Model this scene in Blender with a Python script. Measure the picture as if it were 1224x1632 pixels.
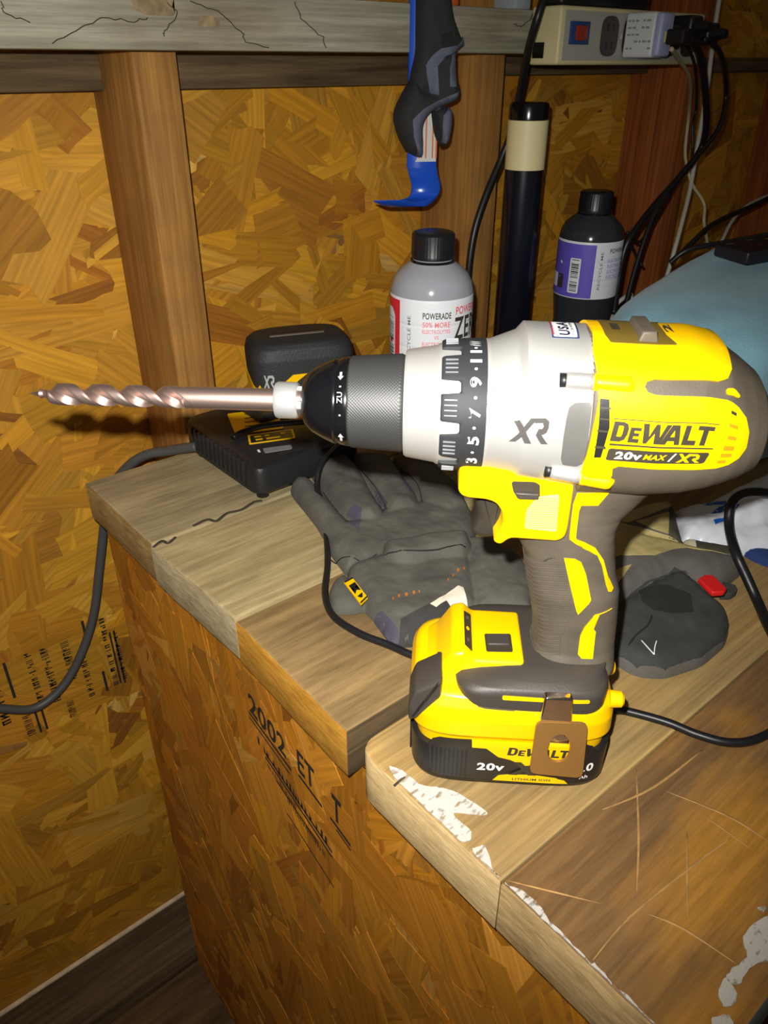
import bpy, bmesh, math, random
import numpy as np
from mathutils import Vector, Matrix
R_ = math.radians
scene = bpy.context.scene
C = scene.collection
for o in list(bpy.data.objects):
    bpy.data.objects.remove(o)

# ------------------------------------------------------------------ camera, world, light, exposure
FPX, PITCH, HEAD, CAMZ, BZ = 1225.0, R_(30.3), R_(50), 1.13, 0.80
cam_d = bpy.data.cameras.new('camera')
cam_d.sensor_fit = 'VERTICAL'
cam_d.sensor_height = 32.0
cam_d.lens = 32.0 * FPX / 1632.0
cam_d.clip_start = 0.02
cam = bpy.data.objects.new('camera', cam_d)
C.objects.link(cam)
cam.location = (0, 0, CAMZ)
cam.rotation_euler = (math.pi / 2 - PITCH, 0, HEAD - math.pi / 2)
scene.camera = cam

world = bpy.data.worlds.new('world')
scene.world = world
world.use_nodes = True
world.node_tree.nodes['Background'].inputs[0].default_value = (1.0, 0.86, 0.66, 1)
world.node_tree.nodes['Background'].inputs[1].default_value = 0.07

# the phone's own flash, a little above and to the left of its lens
fl = bpy.data.lights.new('phone_flash', 'SPOT')
fl.energy = 21.0
fl.spot_size = R_(104)
fl.spot_blend = 1.0
fl.shadow_soft_size = 0.0035
fl.color = (1.0, 0.975, 0.92)
flash = bpy.data.objects.new('phone_flash', fl)
C.objects.link(flash)
_h = Vector((math.cos(HEAD), math.sin(HEAD), 0))
_r = Vector((math.sin(HEAD), -math.cos(HEAD), 0))
_up = _h * math.sin(PITCH) + Vector((0, 0, 1)) * math.cos(PITCH)
flash.location = Vector((0, 0, CAMZ)) - _r * 0.013 + _up * 0.024
flash.rotation_euler = (math.pi / 2 - PITCH, 0, HEAD - math.pi / 2 + R_(9))

vs = scene.view_settings
vs.view_transform = 'Standard'
vs.look = 'None'
vs.gamma = 1.0
vs.use_curve_mapping = False
vs.exposure = 0.0

# ------------------------------------------------------------------ survey helpers: sight line -> point on a real plane
_F = _h * math.cos(PITCH) - Vector((0, 0, 1)) * math.sin(PITCH)
_D = -_h * math.sin(PITCH) - Vector((0, 0, 1)) * math.cos(PITCH)
def _ray(x, y): return _F + _r * ((x - 612) / FPX) + _D * ((y - 816) / FPX)
def on_z(x, y, z=BZ):
    r = _ray(x, y); return Vector((0, 0, CAMZ)) + r * ((z - CAMZ) / r.z)
def on_y(x, y, Y):
    r = _ray(x, y); return Vector((0, 0, CAMZ)) + r * (Y / r.y)
def on_x(x, y, X):
    r = _ray(x, y); return Vector((0, 0, CAMZ)) + r * (X / r.x)

# ------------------------------------------------------------------ materials
def srgb(r, g, b):
    def f(c):
        c /= 255.0
        return c / 12.92 if c <= 0.04045 else ((c + 0.055) / 1.055) ** 2.4
    return (f(r), f(g), f(b), 1)
MATS = {}
def mat(name, col, rough=0.5, metal=0.0, bump=0.0, bscale=200.0, vary=0.0, vscale=30.0, coat=0.0, spec=0.5, stretch=None, sheen=0.0, trans=0.0):
    if name in MATS: return MATS[name]
    m = bpy.data.materials.new(name)
    m.use_nodes = True
    nt = m.node_tree; b = nt.nodes['Principled BSDF']
    b.inputs['Base Color'].default_value = col
    b.inputs['Roughness'].default_value = rough
    b.inputs['Metallic'].default_value = metal
    b.inputs['Coat Weight'].default_value = coat
    b.inputs['Specular IOR Level'].default_value = spec
    b.inputs['Sheen Weight'].default_value = sheen
    tc = nt.nodes.new('ShaderNodeTexCoord')
    src = tc.outputs['Object']
    if stretch:
        mp = nt.nodes.new('ShaderNodeMapping'); mp.inputs['Scale'].default_value = stretch
        nt.links.new(src, mp.inputs[0]); src = mp.outputs[0]
    if vary > 0:
        n = nt.nodes.new('ShaderNodeTexNoise'); n.inputs['Scale'].default_value = vscale; n.inputs['Detail'].default_value = 5
        nt.links.new(src, n.inputs['Vector'])
        rp = nt.nodes.new('ShaderNodeValToRGB')
        rp.color_ramp.elements[0].position = 0.3; rp.color_ramp.elements[1].position = 0.7
        rp.color_ramp.elements[0].color = tuple(c * (1 - vary) for c in col[:3]) + (1,)
        rp.color_ramp.elements[1].color = tuple(min(1, c * (1 + vary)) for c in col[:3]) + (1,)
        nt.links.new(n.outputs['Fac'], rp.inputs[0]); nt.links.new(rp.outputs[0], b.inputs['Base Color'])
    if bump > 0:
        n2 = nt.nodes.new('ShaderNodeTexNoise'); n2.inputs['Scale'].default_value = bscale; n2.inputs['Detail'].default_value = 3
        nt.links.new(src, n2.inputs['Vector'])
        bp = nt.nodes.new('ShaderNodeBump'); bp.inputs['Strength'].default_value = bump; bp.inputs['Distance'].default_value = 0.001
        nt.links.new(n2.outputs['Fac'], bp.inputs['Height']); nt.links.new(bp.outputs[0], b.inputs['Normal'])
    MATS[name] = m
    return m

def wood(name, light, dark, scale=(6, 90, 90), rough=0.75, stain=None, stain_amt=0.4, grain=0.5, seed=0.0, bump=0.35):
    """weathered board: grain along X, blotchy stain"""
    m = bpy.data.materials.new(name); m.use_nodes = True
    nt = m.node_tree; L = nt.links.new; b = nt.nodes['Principled BSDF']
    b.inputs['Roughness'].default_value = rough
    b.inputs['Specular IOR Level'].default_value = 0.25
    tc = nt.nodes.new('ShaderNodeTexCoord')
    mp = nt.nodes.new('ShaderNodeMapping'); mp.inputs['Scale'].default_value = scale; mp.inputs['Location'].default_value = (seed, seed * 1.7, seed * 0.3)
    L(tc.outputs['Object'], mp.inputs[0])
    n = nt.nodes.new('ShaderNodeTexNoise'); n.inputs['Scale'].default_value = 1.0; n.inputs['Detail'].default_value = 8; n.inputs['Distortion'].default_value = 0.6
    L(mp.outputs[0], n.inputs['Vector'])
    rp = nt.nodes.new('ShaderNodeValToRGB'); rp.color_ramp.elements[0].position = 0.5 - grain * 0.4; rp.color_ramp.elements[1].position = 0.5 + grain * 0.4
    rp.color_ramp.elements[0].color = dark; rp.color_ramp.elements[1].color = light
    L(n.outputs['Fac'], rp.inputs[0])
    last = rp.outputs[0]
    if stain:
        n2 = nt.nodes.new('ShaderNodeTexNoise'); n2.inputs['Scale'].default_value = 14.0; n2.inputs['Detail'].default_value = 7
        mp2 = nt.nodes.new('ShaderNodeMapping'); mp2.inputs['Scale'].default_value = (0.6, 1.4, 1.4); mp2.inputs['Location'].default_value = (seed * 2, seed, 3)
        L(tc.outputs['Object'], mp2.inputs[0]); L(mp2.outputs[0], n2.inputs['Vector'])
        r2 = nt.nodes.new('ShaderNodeValToRGB'); r2.color_ramp.elements[0].position = 0.45; r2.color_ramp.elements[1].position = 0.68
        r2.color_ramp.elements[0].color = (0, 0, 0, 1); r2.color_ramp.elements[1].color = (stain_amt,) * 3 + (1,)
        L(n2.outputs['Fac'], r2.inputs[0])
        mx = nt.nodes.new('ShaderNodeMix'); mx.data_type = 'RGBA'
        L(r2.outputs[0], mx.inputs['Factor']); L(last, mx.inputs['A']); mx.inputs['B'].default_value = stain
        last = mx.outputs['Result']
    n3 = nt.nodes.new('ShaderNodeTexNoise'); n3.inputs['Scale'].default_value = 1.0; n3.inputs['Detail'].default_value = 9; n3.inputs['Roughness'].default_value = 0.75
    mp3 = nt.nodes.new('ShaderNodeMapping'); mp3.inputs['Scale'].default_value = tuple(c * 2.5 for c in scale); mp3.inputs['Location'].default_value = (seed, 5, seed)
    L(tc.outputs['Object'], mp3.inputs[0]); L(mp3.outputs[0], n3.inputs['Vector'])
    r3 = nt.nodes.new('ShaderNodeMapRange'); r3.inputs[1].default_value = 0.36; r3.inputs[2].default_value = 0.6; r3.inputs[3].default_value = 0.72; r3.inputs[4].default_value = 1.06
    L(n3.outputs['Fac'], r3.inputs[0])
    m3 = nt.nodes.new('ShaderNodeMix'); m3.data_type = 'RGBA'; m3.blend_type = 'MULTIPLY'; m3.inputs['Factor'].default_value = 1.0
    L(last, m3.inputs['A']); L(r3.outputs[0], m3.inputs['B']); last = m3.outputs['Result']
    L(last, b.inputs['Base Color'])
    bp = nt.nodes.new('ShaderNodeBump'); bp.inputs['Strength'].default_value = bump; bp.inputs['Distance'].default_value = 0.0015
    L(n.outputs['Fac'], bp.inputs['Height']); L(bp.outputs[0], b.inputs['Normal'])
    MATS[name] = m
    return m

def strand_material():
    m = bpy.data.materials.new('osb_strands'); m.use_nodes = True
    nt = m.node_tree; L = nt.links.new; b = nt.nodes['Principled BSDF']
    b.inputs['Roughness'].default_value = 0.62; b.inputs['Specular IOR Level'].default_value = 0.3
    at = nt.nodes.new('ShaderNodeAttribute'); at.attribute_name = 'col'
    uv = nt.nodes.new('ShaderNodeUVMap'); uv.uv_map = 'UVMap'
    mp = nt.nodes.new('ShaderNodeMapping'); mp.inputs['Scale'].default_value = (12, 260, 1)
    L(uv.outputs[0], mp.inputs[0])
    n = nt.nodes.new('ShaderNodeTexNoise'); n.inputs['Scale'].default_value = 1.0; n.inputs['Detail'].default_value = 6
    L(mp.outputs[0], n.inputs['Vector'])
    mr = nt.nodes.new('ShaderNodeMapRange'); mr.inputs[1].default_value = 0.3; mr.inputs[2].default_value = 0.7; mr.inputs[3].default_value = 0.74; mr.inputs[4].default_value = 1.18
    L(n.outputs['Fac'], mr.inputs[0])
    mx = nt.nodes.new('ShaderNodeMix'); mx.data_type = 'RGBA'; mx.blend_type = 'MULTIPLY'; mx.inputs['Factor'].default_value = 1.0
    L(at.outputs['Color'], mx.inputs['A']); L(mr.outputs[0], mx.inputs['B'])
    L(mx.outputs['Result'], b.inputs['Base Color'])
    bp = nt.nodes.new('ShaderNodeBump'); bp.inputs['Strength'].default_value = 0.4; bp.inputs['Distance'].default_value = 0.0006
    L(n.outputs['Fac'], bp.inputs['Height']); L(bp.outputs[0], b.inputs['Normal'])
    return m

# ------------------------------------------------------------------ object helpers
def tag(o, label=None, cat=None, group=None, kind=None):
    if label: o['label'] = label
    if cat: o['category'] = cat
    if group: o['group'] = group
    if kind: o['kind'] = kind
    return o
def empty(name, loc=(0, 0, 0), rz=0.0, label=None, cat=None, group=None):
    o = bpy.data.objects.new(name, None); C.objects.link(o)
    o.location = loc; o.rotation_euler = (0, 0, rz); o.empty_display_size = 0.02
    return tag(o, label, cat, group)
def mesh_obj(name, verts, faces, m, parent=None, smooth=False, label=None):
    me = bpy.data.meshes.new(name)
    me.from_pydata([tuple(v) for v in verts], [], faces)
    bm = bmesh.new(); bm.from_mesh(me); bmesh.ops.recalc_face_normals(bm, faces=bm.faces); bm.to_mesh(me); bm.free()
    return _fin(name, me, m, parent, smooth, label)
def _depth(o):
    d = 0
    while o.parent: o = o.parent; d += 1
    return d
def _fin(name, me, m, parent, smooth, label=None):
    while parent and _depth(parent) >= 2: parent = parent.parent      # thing > part > sub-part, no further
    if smooth:
        me.polygons.foreach_set('use_smooth', [True] * len(me.polygons))
    if m: me.materials.append(m)
    o = bpy.data.objects.new(name, me); C.objects.link(o)
    if parent: o.parent = parent
    if label: o['label'] = label
    return o
def bm_obj(name, bm, m, parent=None, smooth=False, label=None, recalc=True):
    if recalc: bmesh.ops.recalc_face_normals(bm, faces=bm.faces)
    me = bpy.data.meshes.new(name); bm.to_mesh(me); bm.free()
    return _fin(name, me, m, parent, smooth, label)
def sharp(o, ang=35):
    me = o.data
    bm = bmesh.new(); bm.from_mesh(me)
    for e in bm.edges:
        if len(e.link_faces) == 2 and e.calc_face_angle(0) > R_(ang): e.smooth = False
    for f in bm.faces: f.smooth = True
    bm.to_mesh(me); bm.free()
    return o
def box(name, lo, hi, m, parent=None, bev=0.0, seg=2, mtx=None, label=None):
    bm = bmesh.new()
    bmesh.ops.create_cube(bm, size=1.0)
    lo = Vector(lo); hi = Vector(hi)
    for v in bm.verts:
        v.co = Vector(((lo.x + hi.x) / 2 + v.co.x * (hi.x - lo.x), (lo.y + hi.y) / 2 + v.co.y * (hi.y - lo.y), (lo.z + hi.z) / 2 + v.co.z * (hi.z - lo.z)))
    if bev > 0:
        bmesh.ops.bevel(bm, geom=list(bm.edges), offset=bev, segments=seg, profile=0.5, affect='EDGES')
    if mtx: bmesh.ops.transform(bm, matrix=mtx, verts=bm.verts)
    return sharp(bm_obj(name, bm, m, parent, label=label), 40)
def prism(name, pts, h0, h1, m, parent=None, axes='uw', bev=0.0, seg=3, label=None, mtx=None):
    """outline extruded: axes 'uw' -> pts (x,z) extruded in y from h0 to h1; 'uv' -> (x,y) in z; 'vw' -> (y,z) in x"""
    def P(a, b, h):
        return {'uw': (a, h, b), 'uv': (a, b, h), 'vw': (h, a, b)}[axes]
    bm = bmesh.new()
    A = [bm.verts.new(P(a, b, h0)) for a, b in pts]; B = [bm.verts.new(P(a, b, h1)) for a, b in pts]
    n = len(pts)
    fa = bm.faces.new(A); fb = bm.faces.new(B)
    for i in range(n): bm.faces.new((A[i], A[(i + 1) % n], B[(i + 1) % n], B[i]))
    bmesh.ops.recalc_face_normals(bm, faces=bm.faces)
    if bev > 0:
        es = list(set(list(fa.edges) + list(fb.edges)))
        bmesh.ops.bevel(bm, geom=es, offset=bev, segments=seg, profile=0.5, affect='EDGES')
    bmesh.ops.triangulate(bm, faces=[f for f in bm.faces if len(f.verts) > 4])
    if mtx: bmesh.ops.transform(bm, matrix=mtx, verts=bm.verts)
    o = sharp(bm_obj(name, bm, m, parent, label=label), 40)
    ax = {'uw': 1, 'uv': 2, 'vw': 0}[axes]
    for p in o.data.polygons:
        if abs(p.normal[ax]) > 0.999: p.use_smooth = False
    return o
def lathe(name, prof, m, parent=None, axis='x', n=48, cap=True, off=(0, 0, 0), smooth_ang=35, label=None, fn=None):
    """prof: list of (s, r) along the axis"""
    V = []; Fc = []
    for s, r in prof:
        for i in range(n):
            a = 2 * math.pi * i / n
            rr = r if fn is None else fn(s, r, a)
            c, d = rr * math.cos(a), rr * math.sin(a)
            p = {'x': (s, c, d), 'z': (c, d, s), 'y': (c, s, d)}[axis]
            V.append((p[0] + off[0], p[1] + off[1], p[2] + off[2]))
    for k in range(len(prof) - 1):
        for i in range(n):
            j = (i + 1) % n
            Fc.append((k * n + i, k * n + j, (k + 1) * n + j, (k + 1) * n + i))
    if cap:
        Fc.append(tuple(range(n))); Fc.append(tuple((len(prof) - 1) * n + i for i in range(n)))
    return sharp(mesh_obj(name, V, Fc, m, parent, label=label), smooth_ang)
def smooth_path(pts, sub=8, closed=False):
    P = [Vector(p) for p in pts]; out = []
    n = len(P)
    for i in range(n - 1):
        p0 = P[max(i - 1, 0)]; p1 = P[i]; p2 = P[i + 1]; p3 = P[min(i + 2, n - 1)]
        for k in range(sub):
            t = k / sub
            out.append(0.5 * ((2 * p1) + (p2 - p0) * t + (2 * p0 - 5 * p1 + 4 * p2 - p3) * t * t + (3 * p1 - p0 - 3 * p2 + p3) * t ** 3))
    out.append(P[-1]); return out
def tube(name, pts, r, m, parent=None, n=10, sub=8, label=None, smooth=True, rfun=None, flat=1.0):
    P = smooth_path(pts, sub) if sub > 1 else [Vector(p) for p in pts]
    V = []; Fc = []
    prev = None
    for i, p in enumerate(P):
        t = (P[min(i + 1, len(P) - 1)] - P[max(i - 1, 0)]).normalized()
        a = prev if prev is not None else (Vector((0, 0, 1)) if abs(t.z) < 0.9 else Vector((1, 0, 0)))
        a = (a - t * a.dot(t)).normalized(); prev = a; b = t.cross(a)
        rr = r if rfun is None else rfun(i / (len(P) - 1)) * r
        for k in range(n):
            g = 2 * math.pi * k / n
            V.append(p + a * (rr * math.cos(g)) * flat + b * (rr * math.sin(g)))
    for i in range(len(P) - 1):
        for k in range(n):
            j = (k + 1) % n
            Fc.append((i * n + k, i * n + j, (i + 1) * n + j, (i + 1) * n + k))
    Fc.append(tuple(range(n))); Fc.append(tuple((len(P) - 1) * n + k for k in range(n)))
    return mesh_obj(name, V, Fc, m, parent, smooth, label)
def rnd(pts, r, n=5):
    """round the corners of an outline"""
    out = []; N = len(pts)
    for i in range(N):
        p = Vector(pts[i][:2] ); a = Vector(pts[i - 1][:2]) - p; b = Vector(pts[(i + 1) % N][:2]) - p
        la, lb = a.length, b.length
        if la < 1e-9 or lb < 1e-9: continue
        d = min(r, la * 0.45, lb * 0.45); a = a / la; b = b / lb
        p0 = p + a * d; p1 = p + b * d
        for k in range(n + 1):
            t = k / n
            q = p0 * (1 - t) ** 2 + p * 2 * t * (1 - t) + p1 * t * t
            out.append((q.x, q.y))
    return out

# ------------------------------------------------------------------ superellipse lofts and things laid on them
class Loft:
    """axis 'u': sections (u, wc, half_n, up, down, q); axis 'w': sections (w, uc, half_n, front, back, q)  (mm, local u,n,w)"""
    def __init__(s, axis, secs): s.ax = axis; s.S = np.array(sorted(secs), float)
    def sec(s, t): return [float(np.interp(t, s.S[:, 0], s.S[:, k])) for k in range(1, 6)]
    def pt(s, t, ph, off=0.0):
        c, A, bu, bd, q = s.sec(t)
        cs, sn = math.cos(R_(ph)), math.sin(R_(ph))
        b = bu if sn > 0 else bd
        x = A * math.copysign(abs(cs) ** (2 / q), cs); y = b * math.copysign(abs(sn) ** (2 / q), sn)
        nx = math.copysign((abs(x) / A) ** (q - 1), x) / A; ny = math.copysign((abs(y) / b) ** (q - 1), y) / b
        l = math.hypot(nx, ny) or 1
        x += off * nx / l; y += off * ny / l
        p = (t, x, c + y) if s.ax == 'u' else (c + y, x, t)
        return Vector(p) * 0.001
    def side(s, a, t, off=0.0, sgn=1):
        """point on the +n side from plain (u,w)"""
        if s.ax == 'u': c, A, bu, bd, q = s.sec(a); y = t - c; w_ = (a, None, t)
        else: c, A, bu, bd, q = s.sec(t); y = a - c
        b = bu if y > 0 else bd
        f = max(0.0, 1 - (min(abs(y) / b, 0.999)) ** q) ** (1 / q)
        return Vector((a, sgn * (A * f + off), t)) * 0.001
    def mesh(s, name, t0, t1, m, parent, n=64, step=2.0, caps=True, label=None, ang=50):
        ts = sorted(set([t0, t1] + [float(x) for x in s.S[:, 0] if t0 < x < t1] + list(np.linspace(t0, t1, max(2, int(abs(t1 - t0) / step))))))
        V = [s.pt(t, 360 * i / n) for t in ts for i in range(n)]
        Fc = [(k * n + i, k * n + (i + 1) % n, (k + 1) * n + (i + 1) % n, (k + 1) * n + i) for k in range(len(ts) - 1) for i in range(n)]
        if caps: Fc += [tuple(range(n)), tuple((len(ts) - 1) * n + i for i in range(n))]
        return sharp(mesh_obj(name, V, Fc, m, parent, label=label), ang)

def cut_poly(bm, sx, sy):
    xs = [v.co.x for v in bm.verts]; ys = [v.co.y for v in bm.verts]
    x = math.floor(min(xs) / sx) * sx + sx
    while x < max(xs):
        bmesh.ops.bisect_plane(bm, geom=bm.verts[:] + bm.edges[:] + bm.faces[:], plane_co=(x, 0, 0), plane_no=(1, 0, 0), dist=1e-6); x += sx
    y = math.floor(min(ys) / sy) * sy + sy
    while y < max(ys):
        bmesh.ops.bisect_plane(bm, geom=bm.verts[:] + bm.edges[:] + bm.faces[:], plane_co=(0, y, 0), plane_no=(0, 1, 0), dist=1e-6); y += sy
def panel(name, poly, fn, m, parent, off=0.6, depth=1.2, step=(3.0, 3.0), bev=0.0, label=None, flip=False):
    """outline in a surface's own 2-D coordinates, laid on the surface through fn(a,b,off); has its own rim"""
    bm = bmesh.new()
    f = bm.faces.new([bm.verts.new((a, b, 0)) for a, b in poly])
    bmesh.ops.triangulate(bm, faces=[f])
    cut_poly(bm, *step)
    if depth > 0:
        be = [e for e in bm.edges if len(e.link_faces) == 1]
        r = bmesh.ops.extrude_edge_only(bm, edges=be)
        nv = [g for g in r['geom'] if isinstance(g, bmesh.types.BMVert)]
        if bev > 0:
            for v in nv: v.co.z = -bev
            # soften: pull the rim edge of the top slightly down by a second ring
            be2 = [e for e in bm.edges if len(e.link_faces) == 1]
            r = bmesh.ops.extrude_edge_only(bm, edges=be2)
            nv = [g for g in r['geom'] if isinstance(g, bmesh.types.BMVert)]
        for v in nv: v.co.z = -depth
    if hasattr(fn, 'batch'):
        co = np.array([v.co[:] for v in bm.verts])
        for v, p in zip(bm.verts, fn.batch(co[:, 0], co[:, 1], off + co[:, 2])): v.co = p
    else:
        for v in bm.verts: v.co = fn(v.co.x, v.co.y, off + v.co.z)
    o = bm_obj(name, bm, m, parent, label=label)
    return sharp(o, 50)
_TXT = {}
def text_geo(body, bold=0.0, shear=0.0):
    k = (body, bold, shear)
    if k not in _TXT:
        cu = bpy.data.curves.new('t', 'FONT'); cu.body = body; cu.offset = bold; cu.shear = shear; cu.resolution_u = 3
        cu.space_character = 1.0 + bold * 3
        o = bpy.data.objects.new('t', cu); C.objects.link(o)
        dg = bpy.context.evaluated_depsgraph_get()
        me = bpy.data.meshes.new_from_object(o.evaluated_get(dg))
        V = np.array([v.co[:2] for v in me.vertices]); Fc = [tuple(p.vertices) for p in me.polygons]
        bpy.data.objects.remove(o); bpy.data.curves.remove(cu); bpy.data.meshes.remove(me)
        lo = V.min(0); hi = V.max(0)
        _TXT[k] = ((V - lo) / (hi - lo), Fc)
    return _TXT[k]
def lettering(name, body, ll, lr, ul, fn, m, parent, bold=0.02, shear=0.0, off=0.15, step=None, geo=None, label=None):
    """flat print: glyphs fitted to the parallelogram ll, lr, ul of surface coordinates"""
    V, Fc = geo if geo else text_geo(body, bold, shear)
    ll, lr, ul = (np.array(p, float) for p in (ll, lr, ul))
    P = ll + V[:, :1] * (lr - ll) + V[:, 1:2] * (ul - ll)
    bm = bmesh.new()
    vs_ = [bm.verts.new((p[0], p[1], 0)) for p in P]
    for f in Fc:
        try: bm.faces.new([vs_[i] for i in f])
        except ValueError: pass
    bmesh.ops.triangulate(bm, faces=bm.faces[:])
    if step: cut_poly(bm, *step)
    for v in bm.verts: v.co = fn(v.co.x, v.co.y, off)
    return bm_obj(name, bm, m, parent, recalc=False, label=label)
def polys_geo(polys):
    """several outlines -> glyph geometry normalised to the unit box"""
    V = []; Fc = []
    for p in polys:
        i0 = len(V); V += p; Fc.append(tuple(range(i0, len(V))))
    V = np.array(V, float); lo = V.min(0); hi = V.max(0)
    return ((V - lo) / (hi - lo), Fc)

# ------------------------------------------------------------------ soft puffed shapes (gloves, bags) from outlines in a plane
def poly_sd(P, X, Y):
    """signed distance (negative inside) of grid points to polygon"""
    n = len(P); d = np.full(X.shape, 1e9); ins = np.zeros(X.shape, bool)
    for i in range(n):
        ax, ay = P[i]; bx, by = P[(i + 1) % n]
        ex, ey = bx - ax, by - ay; L2 = ex * ex + ey * ey + 1e-18
        t = np.clip(((X - ax) * ex + (Y - ay) * ey) / L2, 0, 1)
        d = np.minimum(d, np.hypot(X - ax - t * ex, Y - ay - t * ey))
        c = ((ay > Y) != (by > Y)) & (X < (bx - ax) * (Y - ay) / (ey if abs(ey) > 1e-12 else 1e-12) + ax)
        ins ^= c
    return np.where(ins, -d, d)
def vnoise(X, Y, scale, seed):
    rs = np.random.RandomState(seed); out = np.zeros(X.shape)
    for k in range(6):
        a = rs.uniform(0, 2 * math.pi); f = scale * rs.uniform(0.6, 1.6)
        out += np.sin((X * math.cos(a) + Y * math.sin(a)) * f + rs.uniform(0, 6.28) + 1.5 * np.sin((X * math.sin(a) - Y * math.cos(a)) * f * 0.7 + rs.uniform(0, 6.28)))
    return out / 6
class Puff:
    def __init__(s, lumps, wrinkle=0.0008, wscale=120, seed=1, rnd_r=0.006):
        s.lumps = [(rnd(p, rnd_r, 3), Rr, H, z0) for p, Rr, H, z0 in lumps]; s.wr, s.ws, s.seed = wrinkle, wscale, seed
    def height(s, X, Y):
        X = np.asarray(X, float); Y = np.asarray(Y, float); h = np.zeros(X.shape); sd = np.full(X.shape, 1e9)
        for p, Rr, H, z0 in s.lumps:
            d = poly_sd(p, X, Y); t = np.clip(-d / Rr, 0, 1)
            h = np.maximum(h, np.where(d < 0, z0 * np.clip(-d / 0.002, 0, 1) + H * np.sqrt(np.clip(1 - (1 - t) ** 2, 0, 1)), 0)); sd = np.minimum(sd, d)
        wr = s.wr * vnoise(X, Y, s.ws, s.seed) + s.wr * 0.5 * vnoise(X, Y, s.ws * 2.7, s.seed + 9)
        return h + wr * np.clip(-sd / 0.006, 0, 1), sd
    def build(s, name, m, parent, frame, step=0.0022, label=None):
        O, ex, ey, ez = frame
        allp = np.array([q for p, *_ in s.lumps for q in p]); lo = allp.min(0) - step * 2; hi = allp.max(0) + step * 2
        xs = np.arange(lo[0], hi[0], step); ys = np.arange(lo[1], hi[1], step)
        X, Y = np.meshgrid(xs, ys, indexing='ij')
        _, sd = s.height(X, Y)
        for _ in range(2):                       # snap the rim onto the outline
            gx = np.gradient(sd, axis=0) / step; gy = np.gradient(sd, axis=1) / step; gl = np.hypot(gx, gy) + 1e-6
            mv = (sd > 0) & (sd < step * 1.6)
            X = np.where(mv, X - sd * gx / gl, X); Y = np.where(mv, Y - sd * gy / gl, Y)
            break
        h, sd2 = s.height(X, Y)
        keep = sd < 0
        cell = keep[:-1, :-1] | keep[1:, :-1] | keep[:-1, 1:] | keep[1:, 1:]
        nx, ny = X.shape; used = {}
        V = []; Fc = []
        def vid(i, j):
            if (i, j) not in used:
                used[(i, j)] = len(V); V.append(O + ex * X[i, j] + ey * Y[i, j] + ez * (max(h[i, j], 0) + 0.0004))
            return used[(i, j)]
        edge = {}
        for i, j in zip(*np.where(cell)):
            q = (vid(i, j), vid(i + 1, j), vid(i + 1, j + 1), vid(i, j + 1)); Fc.append(q)
            for k in range(4):
                e = (q[k], q[(k + 1) % 4]); 
                if (e[1], e[0]) in edge: del edge[(e[1], e[0])]
                else: edge[e] = 1
        low = {}
        for a, b in edge:
            for v in (a, b):
                if v not in low:
                    p = V[v]; low[v] = len(V); V.append(p - ez * ((p - O).dot(ez)))
            Fc.append((b, a, low[a], low[b]))
        return mesh_obj(name, V, Fc, m, parent, True, label)
    def on(s, frame):
        O, ex, ey, ez = frame
        def f(a, b, off):
            h, _ = s.height(np.array([a]), np.array([b])); return O + ex * a + ey * b + ez * (float(h[0]) + off)
        def batch(a, b, off):
            h, _ = s.height(a, b); return [O + ex * float(x) + ey * float(y) + ez * float(z) for x, y, z in zip(a, b, h + off)]
        f.batch = batch
        return f
BENCH = (Vector((0, 0, BZ)), Vector((1, 0, 0)), Vector((0, 1, 0)), Vector((0, 0, 1)))
def gz(pts, z=BZ + 0.008, ox=0, oy=0, sc=1):
    return [tuple(on_z(ox + x / sc, oy + y / sc, z)[:2]) for x, y in pts]

# ------------------------------------------------------------------ shared materials
M_STR = strand_material()
M_OSB = mat('osb_core', srgb(150, 105, 45), 0.8, vary=0.3, vscale=60, bump=0.4, bscale=150)
M_STUD = wood('stud_fir', srgb(176, 128, 64), srgb(142, 98, 46), scale=(140, 140, 5), rough=0.7, stain=srgb(128, 90, 46), stain_amt=0.45, seed=1.3)
M_STUD_RED = wood('stud_red_fir', srgb(176, 100, 46), srgb(120, 62, 24), scale=(160, 160, 5), rough=0.7, seed=5.1)
M_DIRTY = wood('dirty_blocking', srgb(112, 92, 64), srgb(70, 56, 38), scale=(6, 120, 120), rough=0.9, seed=2.2)
M_INK = mat('stamp_ink', srgb(34, 28, 20), 0.8)
M_BLACK = mat('black_plastic', srgb(26, 26, 27), 0.42, bump=0.05, bscale=900)
M_BLACKG = mat('black_gloss', srgb(14, 14, 17), 0.18)
M_CORD = mat('black_rubber_cord', srgb(24, 24, 27), 0.4)
M_YEL = mat('tool_yellow', srgb(250, 196, 0), 0.33, spec=0.45)
M_RUB = mat('grip_rubber', srgb(88, 80, 68), 0.6, vary=0.18, vscale=60, bump=0.12, bscale=1200)
M_RUBD = mat('dark_rubber', srgb(62, 57, 52), 0.5, bump=0.1, bscale=900)
M_SILV = mat('silver_paint', srgb(196, 195, 191), 0.42, metal=0.6)
M_ALU = mat('bright_aluminium', srgb(204, 202, 198), 0.42, metal=0.6)
M_CHROME = mat('chrome', srgb(215, 205, 200), 0.12, metal=1.0)
M_WHITE = mat('white_print', srgb(240, 240, 238), 0.5)
M_DGREY = mat('dark_grey_print', srgb(58, 52, 40), 0.5)
M_PAINT = mat('white_paint_flakes', srgb(196, 192, 184), 0.7, bump=0.4, bscale=300)
_nt = M_PAINT.node_tree; _tr = _nt.nodes.new('ShaderNodeBsdfTransparent'); _mx = _nt.nodes.new('ShaderNodeMixShader'); _nz = _nt.nodes.new('ShaderNodeTexNoise'); _rp = _nt.nodes.new('ShaderNodeMapRange'); _tc = _nt.nodes.new('ShaderNodeTexCoord'); _mp = _nt.nodes.new('ShaderNodeMapping')
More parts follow.
